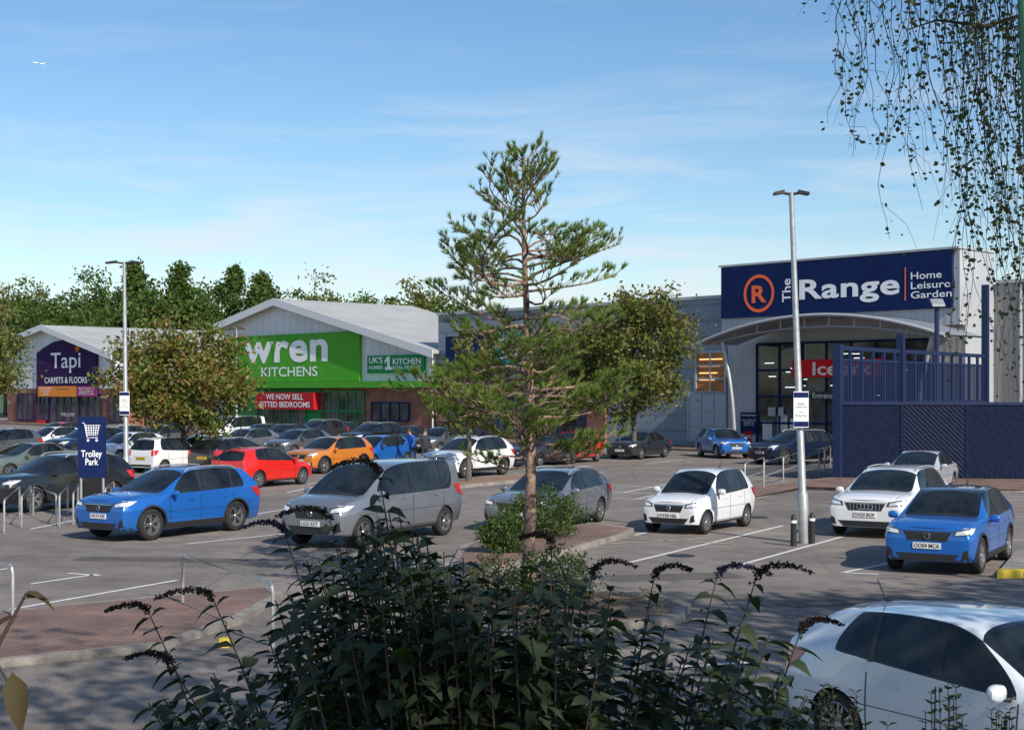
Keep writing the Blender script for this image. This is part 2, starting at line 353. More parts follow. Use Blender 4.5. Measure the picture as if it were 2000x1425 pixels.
o1,z1_=F(757.5,709,-.22); sb=F(757.5,722,-.22)[1]; st_=F(757.5,696,-.22)[1]; MB().prism([(o1-.35,sb),(o1+.55,sb),(o1+.55,sb+.22),(o1+.25,sb+.22),(o1+.25,st_),(o1-.05,st_),(o1-.4,st_-.3),(o1-.4,st_-.55),(o1-.08,st_-.33),(o1-.08,sb+.22),(o1-.35,sb+.22)],-.23,-.215).obj('numeral',M['white'],sgo)
ftext('KITCHEN',sgo,767,699,822,711,-.22,M['white'],.018); ftext('RETAIL SPECIALIST',sgo,767,714,822,720,-.22,M['white'],.01)
sg=MB(); fbox(sg,440,745,850,757,-.9,-.01); sg.obj('canopy_band',M['wrengreen'],wb)
sg=MB(); fbox(sg,500,766,612,799,-.95,-.05); sgo=sg.obj('sign_panel',M['redsign'],wb)
ftext('WE NOW SELL',sgo,519,769,592,780,-.97,M['white'],.012); ftext('FITTED BEDROOMS',sgo,508,784,605,795,-.97,M['white'],.012)
s0,_=F(440,0);s1,_=F(628,0); MB().box(s0,s1,-.12,.02,0,3.85).obj('entrance_surround',M['darkgreen'],wb)
a,_=F(505,0);b,_=F(600,0); glazing(wb,a,b,.05,2.6,6,1,M['darkgreen'],-.16,'door')
a,_=F(630,0);b,_=F(712,0); glazing(wb,a,b,.3,3.5,5,2,M['darkgreen'],-.05)
a,_=F(727,0);b,_=F(800,0); glazing(wb,a,b,1.2,2.6,4,1,M['navy'],-.05)
MB().tube([(sR-.1,-.15,0),(sR-.1,-.15,zR)],.07).obj('downpipe',M['fascia'],wb)
tb=root('retail_building','white gabled shop with dark purple arched sign','building',P0,RZ)
sL,zL=F(48,672);sP,zP=F(127,641);sR,zR=F(262,695)
MB().prism([(sL,3.8),(sL,zL),(sP,zP),(sR,zR),(sR,3.8)],-2,22).obj('wall',M['clad_white'],tb)
MB().box(sL+.02,sR-.02,-1.97,21.9,-.1,3.8).obj('brick_wall',M['brick'],tb)
k=(zP-zR)/(sR-sP); rm=MB(); roofs(rm,sL-.6,zL-.1,sP,zP+.02,-2.7,22); roofs(rm,sP,zP+.02,sR+.6,zR-.6*k+.02,-2.7,22); rm.obj('roof',M['roof'],tb)
rm=MB()
for a,za,b,zb in((sL-.6,zL-.08,sP,zP+.04),(sP,zP+.04,sR+.6,zR-.6*k+.04)): rm.prism([(a,za-.35),(b,zb-.35),(b,zb+.28),(a,za+.28)],-2.78,-2.705)
rm.obj('fascia',M['fascia'],tb)
so=MB().prism([F(x,y,-2.2) for x,y in[(72,774),(72,690),(84,680),(104,668),(130,662),(157,668),(176,678),(189,689),(189,774)]],-2.25,-2.02).obj('sign_panel',M['purple'],tb)
ftext('Tapi',so,99,688,157,728,-2.28,M['white'],.006); ftext('CARPETS & FLOORS',so,87,736,170,748,-2.28,M['white'],.012)
c=F(151,681,-2.3); sw=MB(); sw.tube([(c[0]+.42*(1-t/14)*math.cos(t*.9),-2.3,c[1]+.42*(1-t/14)*math.sin(t*.9)) for t in range(13)],.07,6); sw.obj('swirl_emblem',M['orange'],so)
sg=MB(); fbox(sg,74,754,148,774,-2.29,-2.26); fo=sg.obj('sign_strip',M['orange'],so); ftext('Trustpilot',fo,108,757,135,762,-2.31,M['ink']); ftext('FREE MEASURING\n& PLANNING\nSERVICE',fo,77,756,101,772,-2.31,M['white'])
sg=MB(); fbox(sg,149,754,188,774,-2.29,-2.26); fo=sg.obj('sign_strip',M['magenta'],so); ftext('MANY FLOORS\nDELIVERED &\nFITTED IN 24H',fo,153,756,184,771,-2.31,M['white'])
for a,b in((35,66),(72,96),(160,200),(215,250)):
    s0,_=F(a,0,-2);s1,_=F(b,0,-2); glazing(tb,s0,s1,.4,3.2,3,1,M['purple'],-2.06)
s0,_=F(100,0,-2);s1,_=F(155,0,-2); glazing(tb,s0,s1,.05,3.6,4,1,M['purple'],-2.08,'door'); ftext('WELCOME',tb,119,806,145,812,-2.3,M['white'])
sg=MB(); fbox(sg,72,820,88,842,-2.3,-2.27); fo=sg.obj('poster',M['redbright'],tb); ftext('50%',fo,74,826,86,834,-2.33,M['white'],.01)
lb=root('retail_building','low white cladding unit between two gabled shops','building',P0,RZ)
a=sR+.7; b,_=F(436,0); MB().box(a,b-.05,1,20,0,6.8).obj('wall',M['clad_white'],lb); MB().box(a,b-.1,.9,20.2,6.82,7.1).obj('roof',M['roof'],lb)
s0,_=F(330,0,1);s1,_=F(420,0,1); glazing(lb,s0,s1,.3,3.2,6,1,M['navy'],.93)
mb_=root('retail_building','long grey clad retail hall with coloured shop signs','building',P0,RZ)
s0,_=F(856,0); MB().box(s0,-.02,.0,40,0,9.2).obj('wall',M['clad_grey'],mb_); MB().box(s0-.1,-.02,-.12,40,9.2,9.4).obj('parapet',M['greyfascia'],mb_)
MB().box(s0+.01,F(1185,0)[0],-.2,-.005,0,3.6).obj('brick_wall',M['brick'],mb_)
for (p,c) in [((870,655,960,745),'navy'),((965,650,1035,720),'teal'),((1040,655,1120,745),'navy'),((1055,712,1110,750),'magenta'),((1125,660,1190,745),'magenta')]:
    sg=MB(); y=-.3 if c!='magenta' else -.36; fbox(sg,*p,y,y+.08); o=sg.obj('sign_panel',M[c],mb_)
    if c=='teal': ftext('Value\nCentre',o,972,668,1028,700,y-.02,M['white'],.015,'LEFT')
for a,b in((870,950),(965,1040),(1060,1150)):
    glazing(mb_,F(a,0)[0],F(b,0)[0],.3,3.2,5,1,M['navy'],-.26)
s0,_=F(1360,0);s1,_=F(1418,0);z1=F(1390,687)[1];z0=F(1390,766)[1]
w=glazing(mb_,s0,s1,z0,z1,2,3,M['greyfascia'],-.03,glass=M['orangewall'])
wm=MB()
for i in range(4):
    z=z0+(z1-z0)*(.3+.17*i); wm.box(s0+.3,s0+1.5+.2*i,-.065,-.055,z,z+.05)
wm.obj('light_strip',M['warm'],w)
z1=F(1390,768)[1]; glazing(mb_,s0-.6,s1,.4,z1,3,3,M['clad_pale'],-.03,glass=M['palewindow'])
rb=root('retail_building','large store with navy fascia box and curved canopy','building',P0,RZ)
sW=15.9
MB().box(0,sW,-.6,2.98,7.0,11).obj('wall',M['clad_pale'],rb); 
MB().box(.01,sW-.01,.0,2.97,0,7.0).obj('lower_wall',M['clad_pale'],rb)
MB().box(-.08,sW+.08,-.8,3.1,11.0,11.12).obj('parapet',M['greyfascia'],rb)
MB().box(0,60,3,40,0,9.3).obj('side_hall',M['clad_tan'],rb); MB().box(sW+.3,60,2.85,40,9.31,9.5).obj('parapet',M['greyfascia'],rb)
dp=MB()
for x in(17.5,21,24.5): dp.tube([(x,2.9,0),(x,2.9,9.2)],.08,6)
dp.obj('downpipe',M['greyfascia'],rb)
sg=MB(); sg.box(.1,sW-.35,-.78,-.605,7.9,10.96); so=sg.obj('sign_panel',M['navy'],rb)
y=-.8
c0=F(1482,573,y); an=MB(); R1=1.12;R0=.93
for i in range(40):
    a=2*math.pi*i/40;b=2*math.pi*(i+1)/40
    an.quad((c0[0]+R0*math.cos(a),y,c0[1]+R0*math.sin(a)),(c0[0]+R1*math.cos(a),y,c0[1]+R1*math.sin(a)),(c0[0]+R1*math.cos(b),y,c0[1]+R1*math.sin(b)),(c0[0]+R0*math.cos(b),y,c0[1]+R0*math.sin(b)))
an.obj('ring_emblem',M['coral'],so)
ftext('R',so,1468,557,1497,591,y,M['coral'],.03)
p=F(1536,567,y); text('The',so,(p[0],y,p[1]),Z_,(-1,0,0),1.35,.6,M['white'],.015)
ftext('Range',so,1561,540,1757,592,y,M['white'],.026)
lo=F(1768,555,y)[0]; MB().box(lo-.03,lo+.03,y-.01,y,8.4,10.2).obj('divider_line',M['coral'],so)
for i,(t,w_) in enumerate((('Home',60),('Leisure',77),('Garden',80))): ftext(t,so,1779,530+i*18.5,1779+w_,544+i*18.5,y,M['white'],.008)
cs0,cs1,cz0,cz1=1.2,17.2,6.25,7.6
def arch(t): return cs0+(cs1-cs0)*t, cz0+(cz1-cz0)*(1-(2*t-1)**2)
cn=MB(); N=28
for i in range(N):
    a=arch(i/N);b=arch((i+1)/N)
    cn.add([(a[0],-4.2,a[1]),(b[0],-4.2,b[1]),(b[0],-.6,b[1]),(a[0],-.6,a[1]),(a[0],-4.2,a[1]+.08),(b[0],-4.2,b[1]+.08),(b[0],-.6,b[1]+.08),(a[0],-.6,a[1]+.08)],[(4,5,6,7),(0,3,2,1),(0,1,5,4),(3,7,6,2)])
cn.obj('canopy',M['canopy'],rb,smooth=True)
tr=MB(); tr.tube([(arch(i/N)[0],-4.3,arch(i/N)[1]+.03) for i in range(N+1)],.09,8); tr.obj('canopy_edge',M['greyfascia'],rb,smooth=True)
tr=MB(); tr.tube([(cs0+(cs1-cs0)*i/20,-3.9,6.1+.9*(1-(2*i/20-1)**2)) for i in range(21)],.06,8)
for i in range(1,20,2): 
    t=i/20;tr.tube([(cs0+(cs1-cs0)*t,-3.9,6.1+.9*(1-(2*t-1)**2)),(arch(t)[0],-3.9,arch(t)[1])],.04,6)
tr.obj('canopy_truss',M['steel'],rb,smooth=True)
for sx in(2.6,16.2):
    tr=MB(); sgn=-1 if sx<8 else 1
    tr.tube([(sx-sgn*.9+sgn*.9*(t/8)**2.2,-3.8,t/8*6.35) for t in range(9)],.12,10); tr.obj('canopy_column',M['steel'],rb,smooth=True)
s0=F(1480,0)[0]; s1=13.8
w=glazing(rb,s0,s1,.05,6.3,7,4,M['navy'],-.06)
wm=MB()
for i in range(16):
    x=s0+.5+rng.uniform(0,s1-s0-1.5); z=rng.uniform(3.0,5.6); wm.box(x,x+rng.uniform(.3,.8),-.068,-.063,z,z+.05)
wm.obj('light_strip',M['cool'],w)
dm=MB(); 
for x,z0_,z1_ in((s0+.4,.6,1.7),(s0+1.5,.5,2.1),(s0+2.4,1.0,1.9),(s0+5.6,.8,2.2),(s0+6.8,.6,1.4),(s0+8,.6,2.0)): dm.box(x,x+.7,-.069,-.064,z0_,z1_)
dm.obj('window_display',M['clad_white'],w)
sg=MB(); fbox(sg,1547,701,1722,736,-.45,-.2); o=sg.obj('sign_panel',M['redbright'],rb); ftext('Iceland',o,1587,706,1708,732,-.47,M['white'],.018)
sg=MB(); fbox(sg,1583,765,1637,780,-.3,-.15); o=sg.obj('sign_panel',M['black'],rb); ftext('Entrance',o,1587,767,1632,777,-.32,M['white'],.005)
sg=MB(); fbox(sg,1740,765,1790,780,-.3,-.15); o=sg.obj('sign_panel',M['black'],rb); ftext('Exit',o,1745,767,1765,777,-.32,M['white'],.005)
sg=MB(); fbox(sg,1446,805,1479,846,-.2,-.02); o=sg.obj('sign_panel',M['navy'],rb); ftext('Opening Hours',o,1448,808,1477,813,-.22,M['white'],.005)
ftext('Monday - Friday 9am - 8pm\nSaturday 9am - 8pm\nSunday 10am - 4pm',o,1449,818,1476,832,-.22,M['white'])
pm=MB()
for px,w_ in((1500,14),(1520,10),(1655,16),(1700,12)): fbox(pm,px,795,px+w_,812,-.2,-.14)
pm.obj('window_poster',M['clad_pale'],rb)
structure(MB().box(-110,40,-5,-.02,-.01,.12).obj('shop_pavement',M['pave'])).matrix_world=Matrix.Translation(P0)@Matrix.Rotation(RZ,4,'Z')
e=root('advertising_board','small red and white sale board outside store','sign',G(1461,878)); bo=MB().box(-.2,.2,-.03,.03,.1,1.1).obj('board',M['redsign'],e); text('50%',bo,(0,-.04,.8),X_,Z_,.3,.15,M['white'],.01)
# ---------------------------------------------------------------- navy fence
fe=root('fence','navy timber fence with chevron boards around yard','fence',(12.7,55.4,0),math.atan2(-2.2,14.3))
Lf=2.42
for i in range(6):
    x0=i*Lf; pb=MB(); pb.box(x0+.06,x0+Lf-.06,.0,.04,.05,2.95); pw=Lf-.12; h=2.85
    up=i%2==0
    for c in np.arange(-pw,h,.19):
        a=max(0,-c);b=min(pw,h-c)
        if b-a<.05: continue
        f=(lambda x:x) if up else (lambda x:pw-x)
        A=(x0+.06+f(a),a+c+.08);B=(x0+.06+f(b),b+c+.08)
        pb.add([(A[0],-.05,A[1]),(B[0],-.05,B[1]),(B[0],-.02,B[1]+.15),(A[0],-.02,A[1]+.15)],[(0,1,2,3)])
    pb.obj('panel',M['fence'],fe)
    MB().box(x0-.06,x0+.06,-.06,.09,0,3.05).obj('post',M['fence'],fe)
MB().box(-.1,6*Lf,-.07,.1,2.95,3.06).obj('rail',M['fencerail'],fe)
d=Vector((10.1,13.1)); Lc=d.length; ce=root('fence','tall navy slatted screen on posts beside store','fence',(12.7,55.4,0),math.atan2(d.y,d.x))
MB().box(-.16,.16,-.16,.16,0,5.3).obj('post',M['fencerail'],ce)
MB().box(0,Lc,-.05,.05,5.08,5.25).obj('rail',M['fencerail'],ce); MB().box(0,Lc,-.04,.04,4.66,4.76).obj('rail',M['fencerail'],ce); MB().box(0,Lc,-.05,.05,2.95,3.06).obj('rail',M['fencerail'],ce)
MB().box(0,Lc,.02,.06,.1,2.94).obj('panel',M['fence'],ce)
sl=MB(); n=15
for i in range(n+1):
    x=i*Lc/n; sl.box(x-.07,x+.07,-.05,.05,3.06,5.08)
for i in range(n*6):
    x=i*Lc/(n*6); sl.box(x-.028,x+.028,-.02,.02,3.06,4.66)
sl.obj('slats',M['fencerail'],ce)
for x,z in((6.2,5.9),(Lc,8.6)): MB().box(x-.13,x+.13,-.15,.15,0,z).obj('post',M['fencerail'],ce)
fl=root('street_lamp','navy pole with square floodlight above fence','street lamp',(19.0,63.6,0))
MB().tube([(0,0,0),(0,0,7.4)],.11,8).obj('pole',M['fencerail'],fl); MB().add([(-.28,-.3,7.25),(.28,-.3,7.25),(.28,.1,7.5),(-.28,.1,7.5),(-.28,-.3,7.35),(.28,-.3,7.35),(.28,.1,7.62),(-.28,.1,7.62)],[(0,1,2,3),(4,7,6,5),(0,4,5,1),(1,5,6,2),(2,6,7,3),(3,7,4,0)]).obj('lamp_head',M['steel'],fl)
# ---------------------------------------------------------------- street lamps
def lamp(base,h,lean,label,head=1.0,sign=True,r=.09,rz=0,two=True):
    e=root('street_lamp',label,'street lamp',base,rz,'car park street lamps')
    mb=MB(); top=Vector((lean,0,h)); mb.tube([(0,0,0),(lean*.14,0,h*.14),(lean*.145,0,h*.15),top],[r*1.4,r*1.4,r,r*.62],12); mb.obj('pole',M['steel'],e,smooth=True)
    for sx in((-1,1) if two else (1,)):
        hb=MB()
        hb.tube([(lean,0,h-.05),(lean+sx*.22*head,0,h+.0)],.035,6)
        a=lean+sx*.16*head;b=lean+sx*.40*head
        hb.add([(a,-.06,h-.03),(b,-.14,h-.06),(b,.14,h-.06),(a,.06,h-.03),(a,-.06,h+.06),(b,-.1,h+.0),(b,.1,h+.0),(a,.06,h+.06)],[(0,1,2,3),(4,7,6,5),(0,4,5,1),(1,5,6,2),(2,6,7,3),(3,7,4,0)])
        hb.obj('lamp_head',M['black'],e)
    if sign:
        s=MB().box(lean*.35-.17,lean*.35+.17,-.16,-.13,h*.33,h*.33+.82).obj('notice_board',M['white'],e)
        z=h*.33; MB().box(lean*.35-.165,lean*.35+.165,-.165,-.162,z+.68,z+.8).obj('header',M['navy'],s); MB().box(lean*.35-.165,lean*.35+.165,-.165,-.162,z+.02,z+.14).obj('footer',M['navy'],s)
        text('PARKING\nCustomers only',s,(lean*.35,-.168,z+.5),X_,Z_,.26,.12,M['ink']); text('P P P\nMax stay 3 hours',s,(lean*.35,-.168,z+.3),X_,Z_,.26,.13,M['ink'])
    return e
lamp(G(1571,1060),8.0,-.30,'tall galvanised twin-head lamp post beside two bollards')
lamp(G(247,957),8.0,-.08,'galvanised twin-head lamp post in parking rows',1.6)
lamp(G(462,858),8.0,0,'distant lamp post near shop front',1.5,sign=False)
lamp(Vector((10.5,105,0)),8.6,0,'distant single lamp post behind store',1.5,sign=False,two=False)
for px,py in((1550,1066),(1586,1061)):
    e=root('bollard','black bollard with white band beside lamp post','bollard',G(px,py),0,'bollards by lamp post')
    MB().lathe([(0,.075),(.05,.07),(.55,.065),(.66,.06),(.70,.03),(.71,0)],14,axis='z').obj('post',M['black'],e,smooth=True)
    MB().lathe([(.52,.069),(.58,.068)],14,axis='z').obj('band',M['white'],e,smooth=True)
def hoop(p,q,h,label,mid=False,group='galvanised hoop rails'):
    p=Vector(p);q=Vector(q);d=(q-p);L=d.length; e=root('hoop_barrier',label,'barrier',p,math.atan2(d.y,d.x),group)
    pts=[(0,0,0),(0,0,h-.12),(.03,0,h-.04),(.12,0,h),(L-.12,0,h),(L-.03,0,h-.04),(L,0,h-.12),(L,0,0)]
    mb=MB(); mb.tube(pts,.026,8)
    if mid: mb.tube([(0,0,h*.5),(L,0,h*.5)],.02,6)
    mb.obj('rail',M['steel'],e,smooth=True)
hoop(G(533,1262),G(357,1188),.85,'galvanised steel hoop rail on brick pavement')
hoop(G(25,1215),G(-120,1170),.85,'galvanised steel hoop rail at pavement edge')
for a,b in(((8,1040),(38,1006)),((42,1030),(60,1004)),((116,1028),(132,1003)),((143,1024),(152,1000)),((205,1012),(222,992)),((65,1005),(110,1026))):
    hoop(G(*a),G(*b),.8,'galvanised hoop of trolley bay by sign')
for a,b in(((1455,962),(1492,945)),((1492,958),(1530,942)),((1530,945),(1565,930)),((1565,935),(1610,918)),((1600,930),(1622,912))):
    hoop(G(*a),G(*b),1.0,'galvanised guard rail by store kerb',True)
def trolley_sign(base,rz=0):
    e=root('trolley_sign','navy trolley park sign on twin grey posts','sign',base,rz)
    MB().tube([(-.3,0,0),(-.3,0,1.5)],.035,8).obj('post',M['steel'],e); MB().tube([(.3,0,0),(.3,0,1.5)],.035,8).obj('post',M['steel'],e)
    p=MB().box(-.37,.37,-.06,.03,1.15,2.78).obj('panel',M['navy'],e)
    text('Trolley\nPark',p,(0,-.065,1.68),X_,Z_,.56,.40,M['white'],.015)
    ic=MB(); y1=-.062
    ic.tube([(-.25,y1,2.62),(-.19,y1,2.60),(-.12,y1,2.22),(.17,y1,2.22)],.012,5)
    for k in range(5): ic.tube([(-.18+.012*k,y1,2.55-.065*k),(.24-.02*k,y1,2.55-.065*k)],.009,5)
    for k in range(6): ic.tube([(-.16+.07*k+.01,y1,2.56),(-.12+.055*k,y1,2.29)],.009,5)
    for x in(-.09,.14): ic.lathe([(-.006,.035),(.0,.0)],10,(x,y1,2.15))
    ic.obj('trolley_symbol',M['white'],p)
trolley_sign(G(180,1015))
# ---------------------------------------------------------------- cars
def tab(kind):
    t=[[.010,(.80,.17),(.90,.28),(.93,.48),[.020,.88,.665],[.090,.64,.935],[.070,.975]],
       [.12,(.93,.15),(1.,.27),(1.,.47),[.14,.955,.655],[.17,.715,.965],[.15,.998]],
       [.28,(.95,.14),(1.,.26),(1.,.46),[.29,.975,.635],[.29,.735,.978],[.28,1.004]],
       [.50,(.95,.14),(1.,.26),(.985,.46),[.50,.98,.615],[.46,.74,.978],[.46,1.002]],
       [.71,(.95,.14),(1.,.26),(.985,.46),[.715,.96,.60],[.555,.70,.945],[.57,.98]],
       [.775,(.95,.14),(1.,.26),(1.,.46),[.775,.94,.588],[.765,.80,.615],[.79,.648]],
       [.87,(.94,.15),(.99,.27),(.98,.44),[.875,.90,.566],[.875,.68,.598],[.885,.614]],
       [.955,(.88,.16),(.93,.27),(.93,.42),[.95,.86,.525],[.95,.64,.560],[.965,.574]],
       [.995,(.76,.17),(.84,.25),(.84,.40),[.990,.79,.480],[.987,.58,.512],[.995,.522]]]
    f=.525
    if kind=='sleek':
        for i,(x4,y4,z4,x5,y5,z5,z6) in {0:(.015,.84,.69,.115,.56,.885,.925),1:(.20,.95,.692,.23,.68,.935,.965),2:(.33,.975,.672,.33,.715,.962,.985),3:(.51,.98,.645,.47,.73,.968,.988),4:(.74,.955,.612,.555,.69,.932,.962)}.items():
            t[i][4][:]=[x4,y4,z4];t[i][5][:]=[x5,y5,z5];t[i][6][1]=z6
        t[1][0]=.16;t[0][6][0]=.095
    if kind=='suv':
        f=.585
        for i,(a,b,c) in {5:(.636,.662,.690),6:(.624,.655,.670),7:(.592,.624,.638),8:(.545,.575,.585)}.items():
            t[i][4][2]=a;t[i][5][2]=b;t[i][6][1]=c
        for i,a in {0:.69,1:.685,2:.672,3:.658,4:.645}.items(): t[i][4][2]=a
        t[8][3]=(.86,.45); t[7][3]=(.95,.47); t[8][2]=(.86,.27)
        t[4][5][0]=.54;t[4][6][0]=.555;t[4][4][0]=.69;t[4][0]=.69;t[5][4][0]=.74;t[5][5][0]=.73;t[5][6][0]=.755;t[5][0]=.75
        t[0][5][:]=[.085,.61,.925];t[0][6][:]=[.06,.965];t[1][5][2]=.955;t[1][4][0]=.15
        for i in range(5): t[i][5][1]*=.975
    if kind=='estate':
        f=.555
        for i,(a,b,c) in {5:(.622,.645,.675),6:(.605,.635,.655),7:(.560,.592,.608),8:(.51,.54,.55)}.items():
            t[i][4][2]=a;t[i][5][2]=b;t[i][6][1]=c
        for i,a in {0:.70,1:.69,2:.675,3:.66,4:.64}.items(): t[i][4][2]=a
        t[0][5][:]=[.11,.60,.92];t[0][6][:]=[.085,.955];t[1][5][0]=.19;t[1][5][2]=.955
        t[4][5][0]=.50;t[4][6][0]=.51;t[4][4][0]=.67;t[4][0]=.67;t[3][0]=.46;t[3][4][0]=.46;t[3][5][0]=.41;t[3][6][0]=.41;t[5][0]=.725;t[5][4][0]=.72;t[5][5][0]=.71;t[5][6][0]=.735
    if kind=='van':
        f=.52
        for i,(a,b,c) in {5:(.59,.61,.63),6:(.565,.595,.61),7:(.525,.555,.568),8:(.475,.505,.515)}.items():
            t[i][4][2]=a;t[i][5][2]=b;t[i][6][1]=c
        for i,a in {0:.615,1:.61,2:.605,3:.60,4:.59}.items(): t[i][4][2]=a; t[i][5][1]=.79
        t[0][5][:]=[.035,.77,.95];t[0][6][0]=.02
        t[1][4][0]=.12;t[1][5][0]=.10;t[1][6][0]=.10;t[4][0]=.77;t[4][4][0]=.77;t[4][5][:]=[.63,.76,.935];t[4][6][0]=.645
        t[5][0]=.83;t[5][4][0]=.825;t[5][5][:2]=[.815,.84];t[5][6][0]=.845;t[6][0]=.90;t[6][4][0]=.90;t[6][5][0]=.90;t[6][6][0]=.91
    if kind=='sedan':
        f=.555
        for i,(a,b,c) in {5:(.63,.655,.685),6:(.608,.64,.658),7:(.560,.592,.608),8:(.51,.54,.55)}.items():
            t[i][4][2]=a;t[i][5][2]=b;t[i][6][1]=c
        for i,a in {0:.62,1:.66,2:.66,3:.65,4:.64}.items(): t[i][4][2]=a
        t[0][5][:]=[.02,.60,.70];t[0][6][:]=[.01,.72]
        t[1][5][:]=[.13,.70,.74];t[1][6][:]=[.12,.755];t[1][4][1]=.93
        t[2][5][:]=[.29,.68,.95];t[2][6][:]=[.30,.985];t[2][4][0]=.22;t[2][0]=.24
        t[3][0]=.47;t[3][4][0]=.47;t[3][5][0]=.43;t[3][6][0]=.43
        t[4][5][0]=.51;t[4][6][0]=.52;t[4][4][0]=.66;t[4][0]=.67;t[5][4][0]=.73;t[5][5][0]=.72;t[5][6][0]=.745;t[5][0]=.73
    return t,f
def ev(ob):
    dg=bpy.context.evaluated_depsgraph_get(); return bpy.data.meshes.new_from_object(ob.evaluated_get(dg))
PAINT=mat('paint_placeholder',(.5,.5,.5)); ROOFP=mat('roof_placeholder',(.5,.5,.5))
TPL={}
def build_car(key,kind,L,W,H,wbz,R,clad=False,rails=False,badge=None,spokes=5,lvl=3):
    t,f=tab(kind); bm=bmesh.new(); rings=[]
    cr=bm.edges.layers.float.new('crease_edge')
    for st in t:
        X=st[0]; w=W/2
        pts=[(X,0,st[1][1])]+[(X,st[k][0],st[k][1]) for k in(1,2,3)]+[tuple(st[4]),tuple(st[5]),(st[6][0],0,st[6][1])]
        co=[((a-.5)*L,b*w,c*H) for a,b,c in pts]
        ring=[bm.verts.new(c) for c in co]+[bm.verts.new((c[0],-c[1],c[2])) for c in (co[5],co[4],co[3],co[2],co[1])]
        rings.append(ring)
    tags={1:[],2:[],3:[],4:[]}
    srange=(1,2,3) if kind!='sedan' else (2,3)
    for i in range(8):
        for k in range(12):
            a,b=rings[i],rings[i+1]; fc=bm.faces.new((a[k],a[(k+1)%12],b[(k+1)%12],b[k]))
            if k==4 and i in srange: tags[1].append(fc)
            if k==7 and i in srange: tags[2].append(fc)
            if k in(5,6) and i==4: tags[3].append(fc)
            if k in(5,6) and (i<4 if kind!='sedan' else i in(2,3)): fc.material_index=6
            if kind=='sedan' and k in(5,6) and i==1: tags[4].append(fc)
    for ri in(0,8):
        r=rings[ri]; bm.faces.new((r[0],r[1],r[11]))
        for j in range(1,5):
            fc=bm.faces.new((r[j],r[j+1],r[12-j-1],r[12-j]))
            if ri==0 and j==4 and kind!='sedan': tags[4].append(fc)
        bm.faces.new((r[5],r[6],r[7]))
    bmesh.ops.recalc_face_normals(bm,faces=bm.faces)
    for i in range(8):
        for k,v in((1,.6),(11,.6),(4,.78),(8,.78),(3,.55),(9,.55)):
            e=bm.edges.get((rings[i][k],rings[i+1][k])); e[cr]=v
        for k in(5,7):
            bm.edges.get((rings[i][k],rings[i+1][k]))[cr]=.6 if i<5 else .4
    for ri in(0,8):
        for k in range(12):
            bm.edges.get((rings[ri][k],rings[ri][(k+1)%12]))[cr]=.55
    for k in(5,6): bm.edges.get((rings[8][k],rings[8][k+1] if k<11 else rings[8][0]))[cr]=.65
    for k in(4,5,6,7): bm.edges.get((rings[5][k],rings[5][k+1]))[cr]=.5
    for tg,fs in tags.items():
        for fc in fs: fc.material_index=tg
        bmesh.ops.inset_region(bm,faces=fs,thickness=.042 if tg in(1,2) else .045,depth=0,use_even_offset=True)
        for fc in fs:
            for e in fc.edges:
                if len({g.material_index for g in e.link_faces})>1: e[cr]=.9
    me=bpy.data.meshes.new('c'); bm.to_mesh(me); bm.free()
    slots=(PAINT,M['glass'],M['glass'],M['glass'],M['glass'],M['well'],ROOFP)
    for m in slots: me.materials.append(m)
    ob=bpy.data.objects.new('c',me); COL.objects.link(ob); md=ob.modifiers.new('s','SUBSURF'); md.levels=lvl; md.render_levels=lvl
    shell=ev(ob); bvh=BVHTree.FromPolygons([v.co[:] for v in shell.vertices],[tuple(p.vertices) for p in shell.polygons])
    fo=(L-wbz)*.46; xf=L/2-fo; xr=xf-wbz; RW=R*1.11
    cb=MB()
    for xc in(xf,xr):
        for sg in(1,-1):
            y0,y1=sorted((sg*(W/2-.30),sg*(W/2+.2))); n=36
            vs=[(xc+RW*math.cos(2*math.pi*k/n),y,R+RW*math.sin(2*math.pi*k/n)) for y in(y0,y1) for k in range(n)]
            cb.add(vs,[tuple(range(n-1,-1,-1)),tuple(range(n,2*n))]+[(k,(k+1)%n,(k+1)%n+n,k+n) for k in range(n)],5)
    cm=cb.mesh('cut',list(slots))
    b2=bmesh.new(); b2.from_mesh(cm); bmesh.ops.recalc_face_normals(b2,faces=b2.faces); b2.to_mesh(cm); b2.free()
    co=bpy.data.objects.new('cut',cm); COL.objects.link(co); bo=ob.modifiers.new('b','BOOLEAN'); bo.operation='DIFFERENCE'; bo.object=co; bo.solver='EXACT'
    try: bo.material_mode='INDEX'
    except Exception: pass
    res=ev(ob)
    if len(res.polygons)<200: res=shell
    bpy.data.objects.remove(ob); bpy.data.objects.remove(co)
    def extract(idx,name):
        b=bmesh.new(); b.from_mesh(res); bmesh.ops.delete(b,geom=[q for q in b.faces if q.material_index not in idx],context='FACES')
        for q in b.faces: q.smooth=True; q.material_index={5:1,6:2}.get(q.material_index,0)
        m=bpy.data.meshes.new(name); b.to_mesh(m); b.free()
        if name=='body': m.materials.append(PAINT); m.materials.append(M['well']); m.materials.append(ROOFP)
        else: m.materials.append(M['glass'])
        m.set_sharp_from_angle(angle=math.radians(38)); return m
    parts=[('body',extract({0,5,6},'body')),('side_window',extract({1},'side_window')),('side_window',extract({2},'side_window')),('windscreen',extract({3},'windscreen')),('rear_window',extract({4},'rear_window'))]
